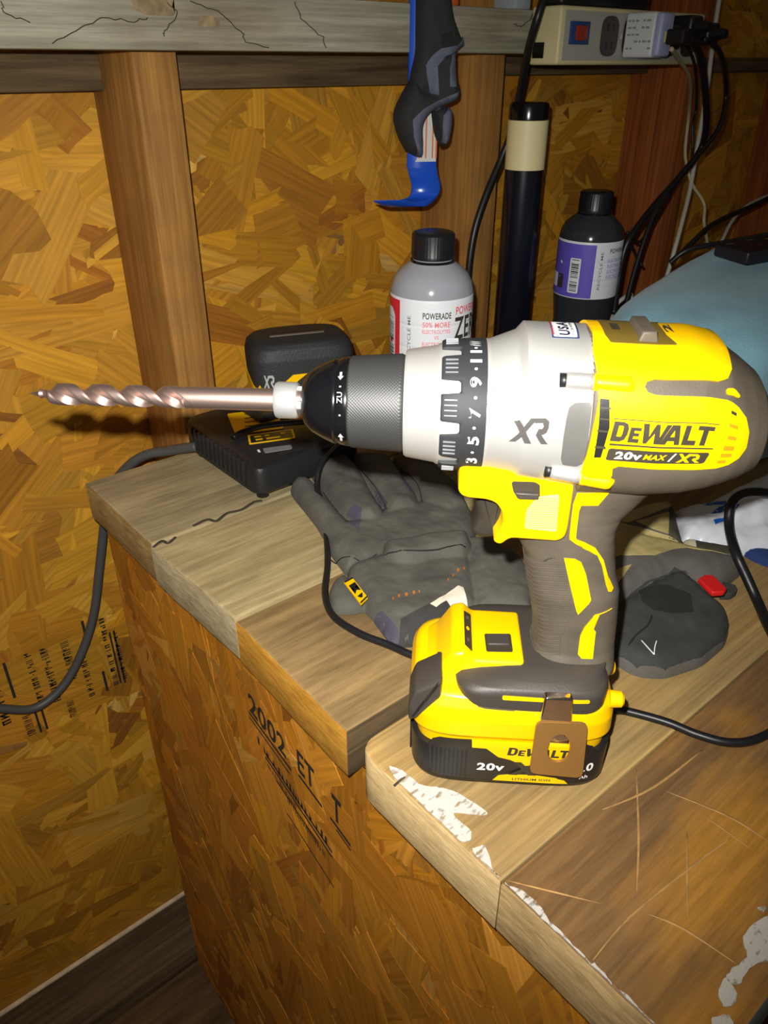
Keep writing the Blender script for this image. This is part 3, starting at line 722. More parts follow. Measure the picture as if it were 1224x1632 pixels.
lettering('sticker_text', 'WITH GLOBAL MATERIALS', (6.9, 75.5), (6.9, 98), (5.8, 75.5), lambda a, b, o: body.pt(-a, b, o), mat('sticker_navy2', srgb(40, 46, 70), 0.5), stk, bold=0.01, off=0.36)
# speed selector on top
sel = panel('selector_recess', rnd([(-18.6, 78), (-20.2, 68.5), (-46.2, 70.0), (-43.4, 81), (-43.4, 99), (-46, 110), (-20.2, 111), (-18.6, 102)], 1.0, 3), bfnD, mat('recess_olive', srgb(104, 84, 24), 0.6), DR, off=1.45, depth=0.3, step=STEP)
sl = prism('selector_slider', [(-29.5, 230), (-40.5, 230), (-38, 238.6), (-32.5, 238.6)], -9, 14, M_RUB, sel, axes='uw', bev=1.0)
sl.data.transform(Matrix.Scale(0.001, 4))
lettering('selector_digit', '1', (-25.5, 84), (-25.5, 92), (-22.0, 84), bfnD, M_DGREY, sel, bold=0.03, off=1.9)
lettering('selector_digit', '2', (-46.8, 84), (-46.8, 94), (-43.6, 84), bfnD, M_DGREY, sel, bold=0.03, off=1.9)

# front: collar, clutch ring, chuck, bit (axis at w = 200 mm)
AX = (0, 0, 0.2)
col = lathe('front_collar', [(x * .001, r * .001) for x, r in ((26, 27), (46, 26.6), (47.5, 26.2), (48.2, 25.6), (60.5, 23.6), (61.6, 22.8), (61.6, 18))], M_ALU, DR, off=AX, n=72)
def clutch_mesh():
    n = 360; V = []; Fc = []
    rows = 9
    for i in range(n):
        ph = 360 * i / n
        k = ((ph - 19.5 + 18) % 36) - 18           # distance to tab centre
        t = abs(k)
        f = 46.2 if t < 10.2 else (38.2 if t > 14.6 else 46.2 - 8.0 * (1 - math.sqrt(max(0, 1 - ((t - 10.2) / 4.4) ** 2))) if t < 12.4 else 38.2 + 8.0 * (1 - math.sqrt(max(0, 1 - ((14.6 - t) / 4.4) ** 2))) * 1.0)
        c, s_ = math.cos(R_(ph)), math.sin(R_(ph))
        prof = [(27.4, 27.4), (27.6, 28.9), (30, 28.9), (36, 28.8), (37.5, 28.7), (f - 1.2, 28.6 - (f - 38) * 0.06), (f - 0.3, 28.2 - (f - 38) * 0.06), (f, 27.4), (f, 25.5)]
        V += [(x * .001, r * c * .001, .2 + r * s_ * .001) for x, r in prof]
    for i in range(n):
        j = (i + 1) % n
        for k in range(rows - 1): Fc.append((i * rows + k, j * rows + k, j * rows + k + 1, i * rows + k + 1))
    return sharp(mesh_obj('clutch_ring', V, Fc, M_CLU, DR), 40)
M_CLU = mat('clutch_black', srgb(42, 43, 46), 0.6, spec=0.3)
clu = clutch_mesh()
cl = Loft('u', [(52, 200, 28.2, 28.2, 28.2, 2), (27, 200, 28.9, 28.9, 28.9, 2)])
clf = lambda a, b, o: cl.pt(a, b, o)
M_GREYR = mat('grip_ridge', srgb(120, 122, 126), 0.45)
for t in range(10):
    for q in (-6.3, -2.1, 2.1, 6.3):
        ph = 19.5 + 36 * t + q
        panel('grip_ridge', [(39.5, ph - .45), (44.6, ph - .45), (44.6, ph + .45), (39.5, ph + .45)], clf, M_GREYR, clu, off=0.45, depth=0.8, step=(6, 6))
for tx, b, hgt in (('11', 59, 14.0), ('9', 36.6, 8.6), ('7', 12, 8.0), ('5', -12, 8.0), ('3', -35.4, 8.0), ('1', -59, 6)):
    lettering('clutch_number', tx, (29.9, b), (29.9, b + hgt), (34.6, b), clf, M_WHITE, clu, bold=0.025, off=0.15)
for b in (76.5, 52.4, 27.9, 3.4, -20.5, -45):
    lettering('clutch_dot', '', (31.6, b - 1), (32.9, b - 1), (31.6, b + 1.4), clf, M_WHITE, clu, geo=(np.array([(.5 + .5 * math.cos(t), .5 + .5 * math.sin(t)) for t in np.linspace(0, 6.283, 13)[:-1]]), [tuple(range(12))]), off=0.15)
for q in (80, 83.5, 87):
    lettering('clutch_symbol', '', (29.9, q), (31.5, q), (33.4, q + 2.2), clf, M_WHITE, clu, geo=QUAD, off=0.15)
lathe('clutch_edge', [(x * .001, r * .001) for x, r in ((26.2, 27), (26.2, 28.95), (27.5, 28.95), (27.5, 27))], M_ALU, clu, off=AX, n=72, cap=False)

def knurl_material():
    m = bpy.data.materials.new('knurled_sleeve'); m.use_nodes = True
    nt = m.node_tree; L = nt.links.new; b = nt.nodes['Principled BSDF']
    b.inputs['Base Color'].default_value = srgb(66, 66, 66); b.inputs['Roughness'].default_value = 0.5; b.inputs['Metallic'].default_value = 0.5
    return m
kn = knurl_material()
# knurled sleeve: real diamond relief
def knurl(s, r, a):
    if s < 0.0632 or s > 0.0852: return r
    return r + 0.00022 * (abs(math.sin(a * 46 + s * 2300)) + abs(math.sin(a * 46 - s * 2300)))
prof = [(0.0605, 0.0185), (0.0605, 0.0205), (0.0625, 0.0212)] + [(0.0633 + k * 0.00034, 0.0212 - 0.0014 * k / 64) for k in range(65)] + [(0.0858, 0.0196)]
slv = lathe('chuck_sleeve', prof, kn, DR, off=AX, n=368, fn=knurl, smooth_ang=180)
nose = lathe('chuck_nose', [(x * .001, r * .001) for x, r in ((85.5, 19.5), (86.6, 19.7), (90.2, 18.9), (90.8, 18.4), (91.8, 18.4), (92.4, 18.8), (97, 16.8), (102.5, 13.9), (105.8, 10.8), (106.8, 8.5), (106.8, 4))], M_BLACKG, DR, off=AX, n=64)
cn = Loft('u', [(85.5, 200, 19.8, 19.8, 19.8, 2), (91, 200, 18.9, 18.9, 18.9, 2), (97, 200, 17.0, 17.0, 17.0, 2)])
cnf = lambda a, b, o: cn.pt(a, b, o)
AR = polys_geo([[(0, .5), (.45, 1), (.45, .7), (1, .7), (1, .3), (.45, .3), (.45, 0)]])
M_MARK = mat('chuck_mark', srgb(170, 170, 172), 0.5)
for b0, kind in ((-22, 'a'), (4, 'd'), (20, 't'), (40, 'd'), (50, 'a2'), (-36, 'd')):
    if kind == 'a': lettering('direction_mark', '', (87.2, b0), (87.2, b0 - 16), (89.8, b0), cnf, M_MARK, nose, geo=AR, off=0.12)
    if kind == 'a2': lettering('direction_mark', '', (87.2, b0), (87.2, b0 + 12), (89.8, b0), cnf, M_MARK, nose, geo=AR, off=0.12)
    if kind == 'd': lettering('direction_mark', '', (88, b0), (88.8, b0), (88, b0 + 2), cnf, M_MARK, nose, geo=QUAD, off=0.12)
    if kind == 't': lettering('direction_mark', 'ZU', (87.4, b0), (87.4, b0 + 14), (89.7, b0), cnf, M_MARK, nose, bold=0.01, off=0.12)
for a in (0, 120, 240):
    box('chuck_jaw', (0.1055, -0.0018, 0.0018), (0.1105, 0.0018, 0.0062), M_ALU, nose, bev=0.0005, mtx=Matrix.Translation((0, 0, 0.2)) @ Matrix.Rotation(R_(a + 30), 4, 'X'))
# twist bit
M_BIT = mat('bit_steel', srgb(214, 186, 174), 0.36, metal=0.95)
bit = empty('drill_bit', (0, 0, 0)); bit.parent = DR
lathe('bit_collar', [(x * .001, r * .001) for x, r in ((109.0, 4.5), (109.0, 7.4), (110.0, 8.1), (118.0, 8.2), (119.2, 7.6), (119.2, 4.5))], mat('collar_zinc', srgb(206, 206, 206), 0.35, metal=0.7), bit, off=AX, n=40)
lathe('bit_shank', [(x * .001, r * .001) for x, r in ((104, 4.6), (119, 5.0), (160, 5.0), (161.5, 3.4))], M_BIT, bit, off=AX, n=40)
def flutes():
    V = []; Fc = []; n = 48; K = 110; s0, s1 = 156.0, 226.0
    for k in range(K + 1):
        s = s0 + (s1 - s0) * k / K
        tw = 2 * math.pi * (s - s0) / 33.0
        run = min(1, (s - s0) / 7.0); tip = 1.0 if s < 222 else max(0.30, 1 - (s - 222) / 6.0)
        for i in range(n):
            a = 2 * math.pi * i / n
            q = math.cos(2 * a)                     # two lands, two gullets
            d = 5.05 if q > 0.55 else (4.85 if q > 0.2 else 4.85 - 3.0 * run * ((0.2 - q) / 1.2) ** 0.55)
            g = a + tw
            V.append((s * .001, d * tip * math.cos(g) * .001, .2 + d * tip * math.sin(g) * .001))
    for k in range(K):
        for i in range(n):
            j = (i + 1) % n
            Fc.append((k * n + i, k * n + j, (k + 1) * n + j, (k + 1) * n + i))
    Fc.append(tuple(range(n))); Fc.append(tuple(K * n + i for i in range(n)))
    return sharp(mesh_obj('bit_flutes', V, Fc, M_BIT, bit), 38)
flutes()
lathe('bit_tip', [(0.2255, 0.0016), (0.2275, 0.0022), (0.2285, 0.0014), (0.2325, 0.0002)], M_BIT, bit, off=AX, n=16)

# trigger housing
TH = [(37.0, 178), (37.0, 168), (35.4, 165.6), (32.5, 164.6), (24, 164.0), (20, 162.4), (17.2, 158.5), (16.2, 152.3), (17.4, 147.5), (20.2, 142.4), (16.4, 140.6), (12.5, 144.6), (-8.6, 143.7), (-11.8, 145.6), (-12.7, 150), (-12.9, 172), (-12, 186), (0, 190), (30, 186), (36, 182)]
hs = prism('trigger_housing', [(a * .001, b * .001) for a, b in rnd(TH, 2.2, 3)], -0.0215, 0.0215, M_YEL, DR, bev=0.0022, seg=3)
hf = lambda a, b, o: Vector((a, 21.5 + o, b)) * 0.001
panel('direction_button', rnd([(14.3, 173.4), (13.6, 174.2), (4.4, 174.2), (2.0, 172.8), (1.4, 166.7), (2.9, 165.3), (10.9, 165.6), (13.2, 169.3)], .6, 2), hf, M_DGREY, hs, off=0.1, depth=0.4, step=(30, 30))
prism('direction_lever', [(a * .001, b * .001) for a, b in rnd([(12.6, 169.5), (2.0, 169.3), (2.2, 166.4), (10.8, 166.4)], .6, 2)], 0.0214, 0.0236, M_RUBD, hs, bev=0.0006)
panel('texture_patch', rnd([(6.6, 160.5), (2.4, 167.0), (-6.6, 168.6), (-7.6, 149.6), (6.6, 150.8)], 1.2, 3), hf, mat('pale_yellow_patch', srgb(250, 222, 120), 0.45), hs, off=0.25, depth=0.4, step=(30, 30))
M_PY = mat('pale_yellow_rib', srgb(246, 208, 80), 0.45)
for k in range(14):
    w = 151.2 + k * 1.15; panel('patch_rib', [(6.2 if w < 161 else 6.2 - (w - 161) * .75, w), (-7.2, w), (-7.2, w + .45), (6.2 if w < 161 else 6.2 - (w - 161) * .75, w + .45)], hf, M_PY, hs, off=0.42, depth=0.2, step=(30, 30))
prism('trigger', [(a * .001, b * .001) for a, b in rnd([(15, 163), (27.6, 163), (28.2, 155), (27.0, 148), (29.4, 141), (28, 138), (24, 136.6), (17, 137.6), (14, 146)], 2.0, 4)], -0.0098, 0.0098, mat('trigger_black', srgb(44, 40, 34), .5), DR, bev=0.003, seg=3)

# handle
def hl(rows): return [(w, (f + b) / 2, an, (f - b) / 2, (f - b) / 2, q) for w, f, b, an, q in rows]
handle = Loft('w', hl([(176, 8, -66, 22, 2.6), (168, 11, -55, 20.5, 2.6), (163, 12, -50, 19.5, 2.6), (157, 13, -46, 18.5, 2.6), (150, 13, -40.5, 18, 2.6), (143, 12, -38.6, 18, 2.6), (137, 8, -38.6, 17.5, 2.6), (128, 3, -40, 17, 2.6), (117, 1, -42, 17.5, 2.6), (108, -1, -45, 18, 2.6), (98, -3.5, -46, 17.5, 2.6), (86, -6, -47, 17, 2.6), (75, -7, -47.5, 18, 2.6), (70, -6, -48, 20, 2.7), (66, -3, -48, 24, 2.9)]))
hd = handle.mesh('handle', 64, 176, M_RUB, DR)
hdf = lambda a, b, o: handle.pt(b, a, o)        # a = angle, b = height
P1 = [(169.0, 9.7), (169.9, -3.7), (162.6, -6.2), (162.1, 1.1), (159.4, 0.5), (145.1, -4.7), (143.7, -5.9), (142.2, -12.8), (138.8, -24.7), (131.1, -36.1), (123.0, -41.5), (115.4, -44.4), (113.8, -53.4), (112.6, -45.8), (113.3, -39.3), (117.4, -37.3), (128.0, -32.1), (134.4, -26.7), (139.1, -19.6), (141.0, -10.2), (141.6, -4.5), (143.9, -1.0), (145.9, -0.6)]
P1a = [(169.0, 9.7), (169.9, -3.7), (162.6, -6.2), (162.1, 5.6)]
P1 = [(162.4, 5.6), (162.1, 1.1), (159.4, 0.5)] + P1[5:]
P2 = [(132.9, 4.8), (132.7, -1.8), (131.0, -6.3), (124.5, -9.5), (110.2, -11.5), (108.1, -8.2), (101.2, 0.4), (103.6, 1.4), (117.6, 3.2)]
P3 = [(102.9, -44.1), (101.1, -21.5), (92.8, -8.7), (92.1, -13.5), (90.6, -16.7), (74.4, -14.7), (74.6, -1.6), (77.0, 0.5), (88.2, -0.3), (93.1, -3.2), (100.9, -15.0)]
for P in (P1a, P1, P2, P3):
    for sgn in (1, -1):
        panel('grip_accent', [(handle.pt(a, b).x * 1000, a) for a, b in P], lambda a, b, o, sgn=sgn: handle.side(a, b, o, sgn), M_YEL, hd, off=0.55, depth=1.0, step=(3, 3))
for k in range(22):
    w = 75.5 + k * 2.55
    x1 = 5.5 if w > 103 else (2.5 + (103 - w) * 0.9 if w > 88 else 20)
    pts = [(x1, w + 1.5), (30, w + 0.4), (60, w - 2.6), (100, w - 4.2), (140, w - 2.4), (175, w + 1.2)] if True else []
    poly = [(a, b) for a, b in pts] + [(a, b - 1.25) for a, b in reversed(pts)]
    panel('grip_rib', poly, hdf, M_RUB, hd, off=0.75, depth=1.0, step=(8, 50))
tube('grip_crease', [handle.pt(w, a, 0.1) for w, a in ((133, 14), (131.5, 22), (128, 38), (126, 55), (126.5, 80))], 0.0004, M_RUBD, hd, n=6, sub=4)

# foot
foot = Loft('w', [(49.5, -5, 34.6, 32, 34, 6), (51, -5, 35.4, 34, 36, 6), (55, -5, 35.8, 37.5, 37.5, 6), (63, -5, 35.8, 38.5, 38, 6), (66, -6, 34.8, 37, 37, 5), (68.5, -10, 31.5, 34, 33, 3.4), (70.2, -16, 27.5, 30, 28, 3.0), (71.3, -22, 23, 24, 23, 2.8)])
ft = foot.mesh('foot', 49.5, 71.3, M_RUBD, DR)
fsf = lambda a, b, o: foot.side(a, b, o)
panel('foot_line', rnd([(10.6, 63.5), (-31.8, 62.8), (-31.9, 60.7), (10.4, 61.0)], .9, 3), fsf, M_YEL, ft, off=0.35, depth=0.8, step=(4, 30))
panel('foot_grip_mark', [(22, 55.2), (4, 54.6), (4, 53.8), (22, 54.2)], fsf, M_RUB, ft, off=0.3, depth=0.4, step=(6, 30))
# lamp bezel at the front of the foot
wd = prism('lamp_bezel', [(a * .001, b * .001) for a, b in rnd([(55.0, 44), (55.2, 54.5), (43, 63.5), (35.5, 76.0), (29.5, 77.6), (24.5, 72.8), (-0.5, 72.4), (-2, 60), (20, 46)], 1.6, 3)], -0.0215, 0.0215, M_YEL, DR, bev=0.003, seg=3)
tf = lambda a, b, o: Vector((a, b, 72.6 + o)) * 0.001
lamp = panel('lamp_recess', rnd([(18.5, 0.5), (4.8, -0.4), (4.6, 13.8), (18.0, 14.6)], 1, 2), tf, M_DGREY, wd, off=0.3, depth=0.6, step=(40, 40))
prism('lamp_lens', [(x * .001, y * .001) for x, y in rnd([(17.4, 1.4), (5.9, 0.8), (5.7, 9), (17.2, 9.6)], 1, 2)], 0.0722, 0.0738, M_RUBD, wd, axes='uv', bev=0.0006)
def slf(a, b, o):      # sloped inner face of the ridge: a across (n), b along the slope
    A = Vector((29.6, 0, 77.2)); B = Vector((25.2, 0, 73.4)); t = B - A; nrm = Vector((-t.z, 0, t.x)).normalized()
    if nrm.z < 0: nrm = -nrm
    p = A + t * b + nrm * o; p.y = a; return p * 0.001
mode = panel('mode_panel', rnd([(-13, 0.08), (15, 0.08), (16, 0.95), (-14, 0.95)], 0.3, 2), slf, M_DGREY, wd, off=0.35, depth=0.5, step=(60, 60))
for y0 in (-9, 0, 9):
    panel('mode_dot', [(y0 + 1.4 * math.cos(t), .5 + .2 * math.sin(t)) for t in np.linspace(0, 6.283, 9)[:-1]], slf, M_YEL if y0 == 0 else M_RUB, mode, off=0.5, depth=0.2, step=(60, 60))

# battery on the drill (also made a second time on the charger)
def build_battery(root, with_label=True):
    bl = Loft('w', [(0, 3, 33, 47.5, 47.5, 5), (2, 3, 36, 50.5, 50.5, 5), (5, 3, 37, 51.8, 51.8, 5), (33, 3, 37.4, 52.4, 52.2, 5), (35, 3, 36.5, 51.6, 51.4, 5)])
    up = Loft('w', [(22, 3, 34.2, 49, 49, 5), (33.5, 3, 35.2, 50.5, 50, 5), (36, 3, 36.9, 52.8, 52.0, 5), (46, 3, 37.2, 53.4, 51.6, 5), (53, 3, 36.2, 53, 50, 4.6), (58, 3, 33.4, 51, 48, 4.2), (60, 3, 30, 48, 45, 4)])
    base = bl.mesh('battery_base', 0, 26.5, M_BLACK, root)
    top = up.mesh('battery_top', 22, 60, M_YEL, root)
    bs = lambda a, b, o: bl.side(a, b, o)
    for sg in (1, -1):
        f = (lambda a, b, o: bl.side(a, b, o)) if sg == 1 else (lambda a, b, o: bl.side(a, b, o, -1))
        panel('label_field', [(45.5, 27.3), (43.4, 31.4), (40, 33.3), (23.8, 33.7), (23.6, 28.3), (16.0, 28.2), (9.7, 22.6), (3.1, 20.9), (-3.7, 17.6), (8.7, 9.4), (11.5, 5.6), (44, 6)], f, M_BLACK if sg == -1 else mat('label_charcoal', srgb(44, 40, 34), 0.4), base, off=0.35, depth=0.7, step=(4, 8))
        panel('label_field', [(-4.5, 17.4), (-10, 11.0), (-21, 9.4), (-27.5, 5.2), (-46, 6), (-47.5, 26), (-40.6, 26.2), (-37.4, 31.5), (-33.2, 33.4), (-27, 33.6), (-27, 22)], f, M_BLACK, base, off=0.35, depth=0.7, step=(3, 4))
        if sg == 1:
            panel('label_yellow', [(23.6, 33.6), (23.4, 28.8), (16.0, 28.6), (9.7, 22.9), (3.3, 21.2), (-3.4, 17.7), (-10, 11.4), (-21, 10.0), (-27, 22), (-27, 33.6)], f, M_YEL, base, off=0.3, depth=0.6, step=(4, 8))
            panel('label_yellow', [(11.3, 5.6), (8.6, 9.0), (4, 9.9), (-10, 10.6), (-20, 9.2), (-25.5, 7.6), (-27.5, 5.2)], f, M_YEL, base, off=0.45, depth=0.6, step=(4, 8))
            lettering('label_rating', '20v', (20.2, 12.8), (6.2, 12.9), (20.0, 18.2), f, M_WHITE, base, bold=0.035, off=0.5, step=(5, 9))
            lettering('label_name', '', (5.4, 24.8), (-26.2, 24.4), (5.4, 30.4), f, M_DGREY, base, geo=WM, off=0.45, step=(5, 9))
            lettering('label_logo', '', (3.5, 10.5), (-21, 11), (3.5, 20.2), f, M_DGREY, base, geo=XR, off=0.6, step=(5, 9))
            lettering('label_chemistry', 'LITHIUM ION', (1.4, 6.4), (-18.2, 6.8), (1.4, 8.2), f, M_DGREY, base, bold=0.02, off=0.55, step=(5, 9))
            lettering('label_capacity', '5.0', (-30.0, 13.5), (-39.7, 13.8), (-30.0, 19.4), f, M_WHITE, base, bold=0.03, off=0.5, step=(5, 9))
            lettering('label_capacity', 'Ah', (-33, 8.5), (-37.5, 8.6), (-33, 11), f, M_WHITE, base, bold=0.02, off=0.5, step=(5, 9))
        for k in range(9):
            a = 44.0 - k * 2.2
            panel('base_rib', [(a, 7.5), (a - .9, 7.5), (a - .9, 26.5), (a, 26.5)], f, M_BLACK, base, off=0.8, depth=0.6, step=(5, 30))
    for k in range(6):
        y = -15 + k * 6
        box('end_rib', (0.0548, (y - 1.6) * .001, 0.004), (0.0556, (y + 1.6) * .001, 0.026), M_BLACK, base, bev=0.0003)
    # release latch in the front
    prism('release_latch', [(a * .001, b * .001) for a, b in rnd([(40.2, 70.0), (53.5, 61.5), (56.4, 52), (56.2, 41), (52, 43), (40.2, 58)], 1.5, 3)], 0.011, 0.0338, M_RUBD, root, bev=0.002, seg=2)
    # rounded rear shoulders
    for y in (-24, 0, 24):
        lathe('rear_boss', [(x * .001, r * .001) for x, r in ((-51.5, 1), (-51.2, 3.0), (-50, 4.2), (-44, 4.6))], M_YEL, root, off=(0, y * .001, 0.054), n=20)
bt = empty('battery_pack', (0, 0, 0)); bt.parent = DR
# (thing > part > sub-part: the pack's own pieces hang directly below the drill's battery)
build_battery(bt)
# belt hook
M_HOOK = mat('bronze_steel', srgb(164, 122, 66), 0.5, metal=0.55)
def hook():
    bm = bmesh.new(); n0, n1 = 0.0392, 0.0408
    out = rnd([(-6.6, 52.0), (-31.4, 52.4), (-33.0, 16.0), (-6.2, 17.4)], 4, 6); inn = [(-19.2 + 5.4 * math.cos(t) * (1 - .1 * math.sin(t)), 35.5 + 9.5 * math.copysign(abs(math.sin(t)) ** .8, math.sin(t))) for t in np.linspace(0, 2 * math.pi, 29)[:-1]]
    no = len(out); V = []; Fc = []
    # resample outline by angle around the hole so the rings match
    def ringpts(poly, k):
        res = []; cx, cy = -19.2, 35.5
        for i in range(k):
            a = 2 * math.pi * i / k; d = Vector((math.cos(a), math.sin(a))); best = 0
            for j in range(len(poly)):
                p = Vector(poly[j]) - Vector((cx, cy)); q = Vector(poly[(j + 1) % len(poly)]) - Vector((cx, cy)); e = q - p
                den = d.x * e.y - d.y * e.x
                if abs(den) < 1e-9: continue
                t = (p.x * e.y - p.y * e.x) / den; s_ = (p.x * d.y - p.y * d.x) / den
                if 0 <= s_ <= 1 and t > best: best = t
            res.append((cx + d.x * best, cy + d.y * best))
        return res
    K = 72; A = ringpts(out, K); B = ringpts(inn, K)
    def tl(p, n): return (p[0] * .001, n + (52 - p[1]) * 0.00004, p[1] * .001)
    for ring, n in ((A, n1), (B, n1), (B, n0), (A, n0)): V += [tl(p, n) for p in ring]
    for r in range(4):
        s_ = (r + 1) % 4
        for i in range(K): j = (i + 1) % K; Fc.append((r * K + i, r * K + j, s_ * K + j, s_ * K + i))
    hk = sharp(mesh_obj('belt_hook', V, Fc, M_HOOK, DR), 30)
    prism('hook_tongue', [(a * .001, b * .001) for a, b in rnd([(-9.0, 67.5), (-22.6, 67.5), (-23.6, 52), (-8.2, 52)], 1.5, 3)], 0.0352, 0.0402, M_CHROME, hk, bev=0.001)
    lathe('hook_screw', [(0.0350, 0.0034), (0.0378, 0.0034), (0.0384, 0.0026)], M_CHROME, hk, axis='y', off=(-0.0190, 0, 0.0405), n=20)
    # curled tongue visible through the slot
    V = []; Fc = []
    for i in range(9):
        t = i / 8; z = 0.0455 - 0.012 * t; y = 0.0368 + 0.0014 * math.sin(t * math.pi)
        V += [(-0.0140, y, z), (-0.0244, y, z)]
    for i in range(8): Fc.append((2 * i, 2 * i + 1, 2 * i + 3, 2 * i + 2))
    mesh_obj('hook_spring', V, Fc, M_CHROME, hk, True)
hook()

# ================================================================== THINGS ON THE BENCH
# ---- charger
def text_flat(name, body_, ll, lr, ul, fn, m, parent, **k): return lettering(name, body_, ll, lr, ul, fn, m, parent, **k)
CHX, CHY = 0.288, 0.512
CH = empty('battery_charger', (CHX, CHY, BZ), 0, 'black battery charger with yellow warning labels at the back of the bench', 'charger')
cw, cd = 0.114, 0.130
def ch_body():
    bm = bmesh.new()
    out = rnd([(0, 0), (cw, 0), (cw, cd), (0, cd)], 0.012, 5)
    rings = [(0.005, 0.004), (0.009, 0.0), (0.026, 0.0), (0.031, 0.0015), (0.034, 0.006)]
    V = []; Fc = []; n = len(out)
    for z, ins in rings:
        for x, y in out:
            V.append((x + (cw / 2 - x) * ins / (cw / 2), y + (cd / 2 - y) * ins / (cd / 2), z + (0.006 * (y / cd) if z > .02 else 0)))
    for k in range(len(rings) - 1):
        for i in range(n): j = (i + 1) % n; Fc.append((k * n + i, k * n + j, (k + 1) * n + j, (k + 1) * n + i))
    Fc += [tuple(range(n)), tuple((len(rings) - 1) * n + i for i in range(n))]
    return sharp(mesh_obj('charger_body', V, Fc, M_BLACKP, CH), 35)
M_BLACKP = mat('charger_black', srgb(30, 31, 33), 0.4, bump=0.15, bscale=700)
chb = ch_body()
def ctf(a, b, o): return Vector((a, b, 0.034 + 0.006 * b / cd + o))
for x, y in ((0.012, 0.012), (cw - 0.012, 0.012), (0.012, cd - .012), (cw - .012, cd - .012)):
    lathe('rubber_foot', [(0.0, 0.0055), (0.0055, 0.006)], M_BLACK, CH, axis='z', off=(x, y, 0), n=14)
for k in range(13):     # side cooling fins along the edge
    y = 0.018 + k * 0.0078
    box('cooling_fin', (-0.0016, y, 0.012), (0.004, y + 0.0032, 0.0345), M_BLACKP, chb, bev=0.0006)
lab = panel('warning_label', rnd([(0.020, 0.066), (0.062, 0.050), (0.080, 0.092), (0.036, 0.108)], 0.002, 2), ctf, M_YEL, CH, off=0.0008, depth=0.0008, step=(.2, .2))
for k in range(5):
    lettering('label_lines', '', (0.030 + k * .0045, 0.066 + k * .0075), (0.062 + k * .0035, 0.054 + k * .0075), (0.0308 + k * .0045, 0.0675 + k * .0075), ctf, M_DGREY, lab, geo=QUAD, off=0.001)
fr = panel('status_label', rnd([(0.020, 0.042), (0.060, 0.028), (0.068, 0.044), (0.028, 0.058)], .001, 2), ctf, M_YEL, CH, off=0.0005, depth=0.0005, step=(.2, .2))
panel('status_field', rnd([(0.0222, 0.0428), (0.0590, 0.0302), (0.0656, 0.0432), (0.0290, 0.0556)], .001, 2), ctf, M_BLACKP, fr, off=0.0008, depth=0.0003, step=(.2, .2))
for a, b, w in ((0.030, 0.049, 0.006), (0.028, 0.0435, 0.006), (0.039, 0.046, 0.004), (0.037, 0.040, 0.012), (0.053, 0.041, 0.004)):
    lettering('status_mark', '', (a, b), (a + w, b - w * .35), (a + .001, b + .0028), ctf, M_YEL, fr, geo=QUAD, off=0.001)
lettering('status_mark', '1', (0.018, 0.0235), (0.020, 0.0228), (0.0195, 0.0285), ctf, M_WHITE, CH, bold=.02, off=0.0006)
panel('status_window', rnd([(0.022, 0.020), (0.046, 0.012), (0.049, 0.019), (0.025, 0.028)], 0.002, 2), ctf, mat('window_grey', srgb(120, 122, 126), 0.35), CH, off=0.0006, depth=0.0006, step=(.2, .2))
panel('status_lip', rnd([(0.030, 0.011), (0.052, 0.004), (0.053, 0.006), (0.031, 0.013)], 0.0008, 2), ctf, M_BLACK, CH, off=0.0015, depth=0.0015, step=(.2, .2))
box('dock_rail', (0.050, 0.070, 0.034), (0.108, 0.128, 0.046), M_BLACKP, CH, bev=0.003)
box('dock_accent', (0.078, 0.052, 0.0345), (0.108, 0.0695, 0.041), mat('dock_orange', srgb(214, 120, 30), 0.5), CH, bev=0.002)
# ---- pack docked upside down on the charger
BP = empty('battery_pack', (0.398, 0.602, BZ + 0.0465), 0, 'black slide-in battery pack with yellow trim docked upside down on the charger', 'battery')
def docked():
    base = Loft('w', [(0, 0, 30, 46, 46, 4), (4, 0, 34, 50, 50, 4.5), (14, 0, 36, 52, 52, 4.5)])
    mid = Loft('w', [(13, 0, 36.5, 52.6, 52.6, 4.5), (42, 0, 36.8, 53, 53, 4.5), (50, 0, 35, 51, 51, 4), (54, 0, 31, 46, 46, 3.6), (55.5, 0, 26, 41, 41, 3.4)])
    a = base.mesh('pack_rail_housing', 0, 14, M_YEL, BP)
    b = mid.mesh('pack_body', 13, 55.5, mat('pack_black', srgb(38, 40, 42), 0.6, bump=0.5, bscale=600), BP)
    f = lambda x, y, o: mid.side(x, y, o)
    # yellow sweep low on the end and the mark above it
    def ef(x, y, o):     # around the body: x angle, y height
        return mid.pt(y, x, o)
    panel('yellow_sweep', [(34, 13.5), (60, 13.5), (90, 14), (140, 14), (140, 38), (122, 34), (105, 28), (88, 22.5), (70, 19), (58, 18.5), (50, 22), (44, 17), (34, 16.5)], ef, M_YEL, b, off=0.4, depth=0.8, step=(8, 8))
    panel('yellow_sweep', [(4, 13.5), (12, 13.5), (9, 24), (3, 30), (0, 30)], ef, M_YEL, b, off=0.4, depth=0.8, step=(8, 8))
    lettering('pack_logo', '', (40, 20), (20, 20), (40, 31), ef, mat('logo_silver', srgb(170, 172, 176), 0.4), b, geo=XR, off=0.5, step=(6, 8))
    tfn = lambda x, y, o: Vector((x, y, 55.5 + o)) * .001
    panel('base_groove', rnd([(30, -4), (-26, -4), (-26, 4), (30, 4)], 2, 3), tfn, mat('groove_dark', srgb(14, 15, 16), .6), b, off=0.15, depth=0.2, step=(99, 99))
    panel('base_ridge', rnd([(30, 4), (-26, 4), (-26, 7.5), (30, 7.5)], 1, 3), tfn, M_RUB, b, off=1.2, depth=1.4, step=(99, 99))
docked()
BP.rotation_euler = (0, 0, R_(158))
BP.scale = (0.94, 0.94, 1.12)

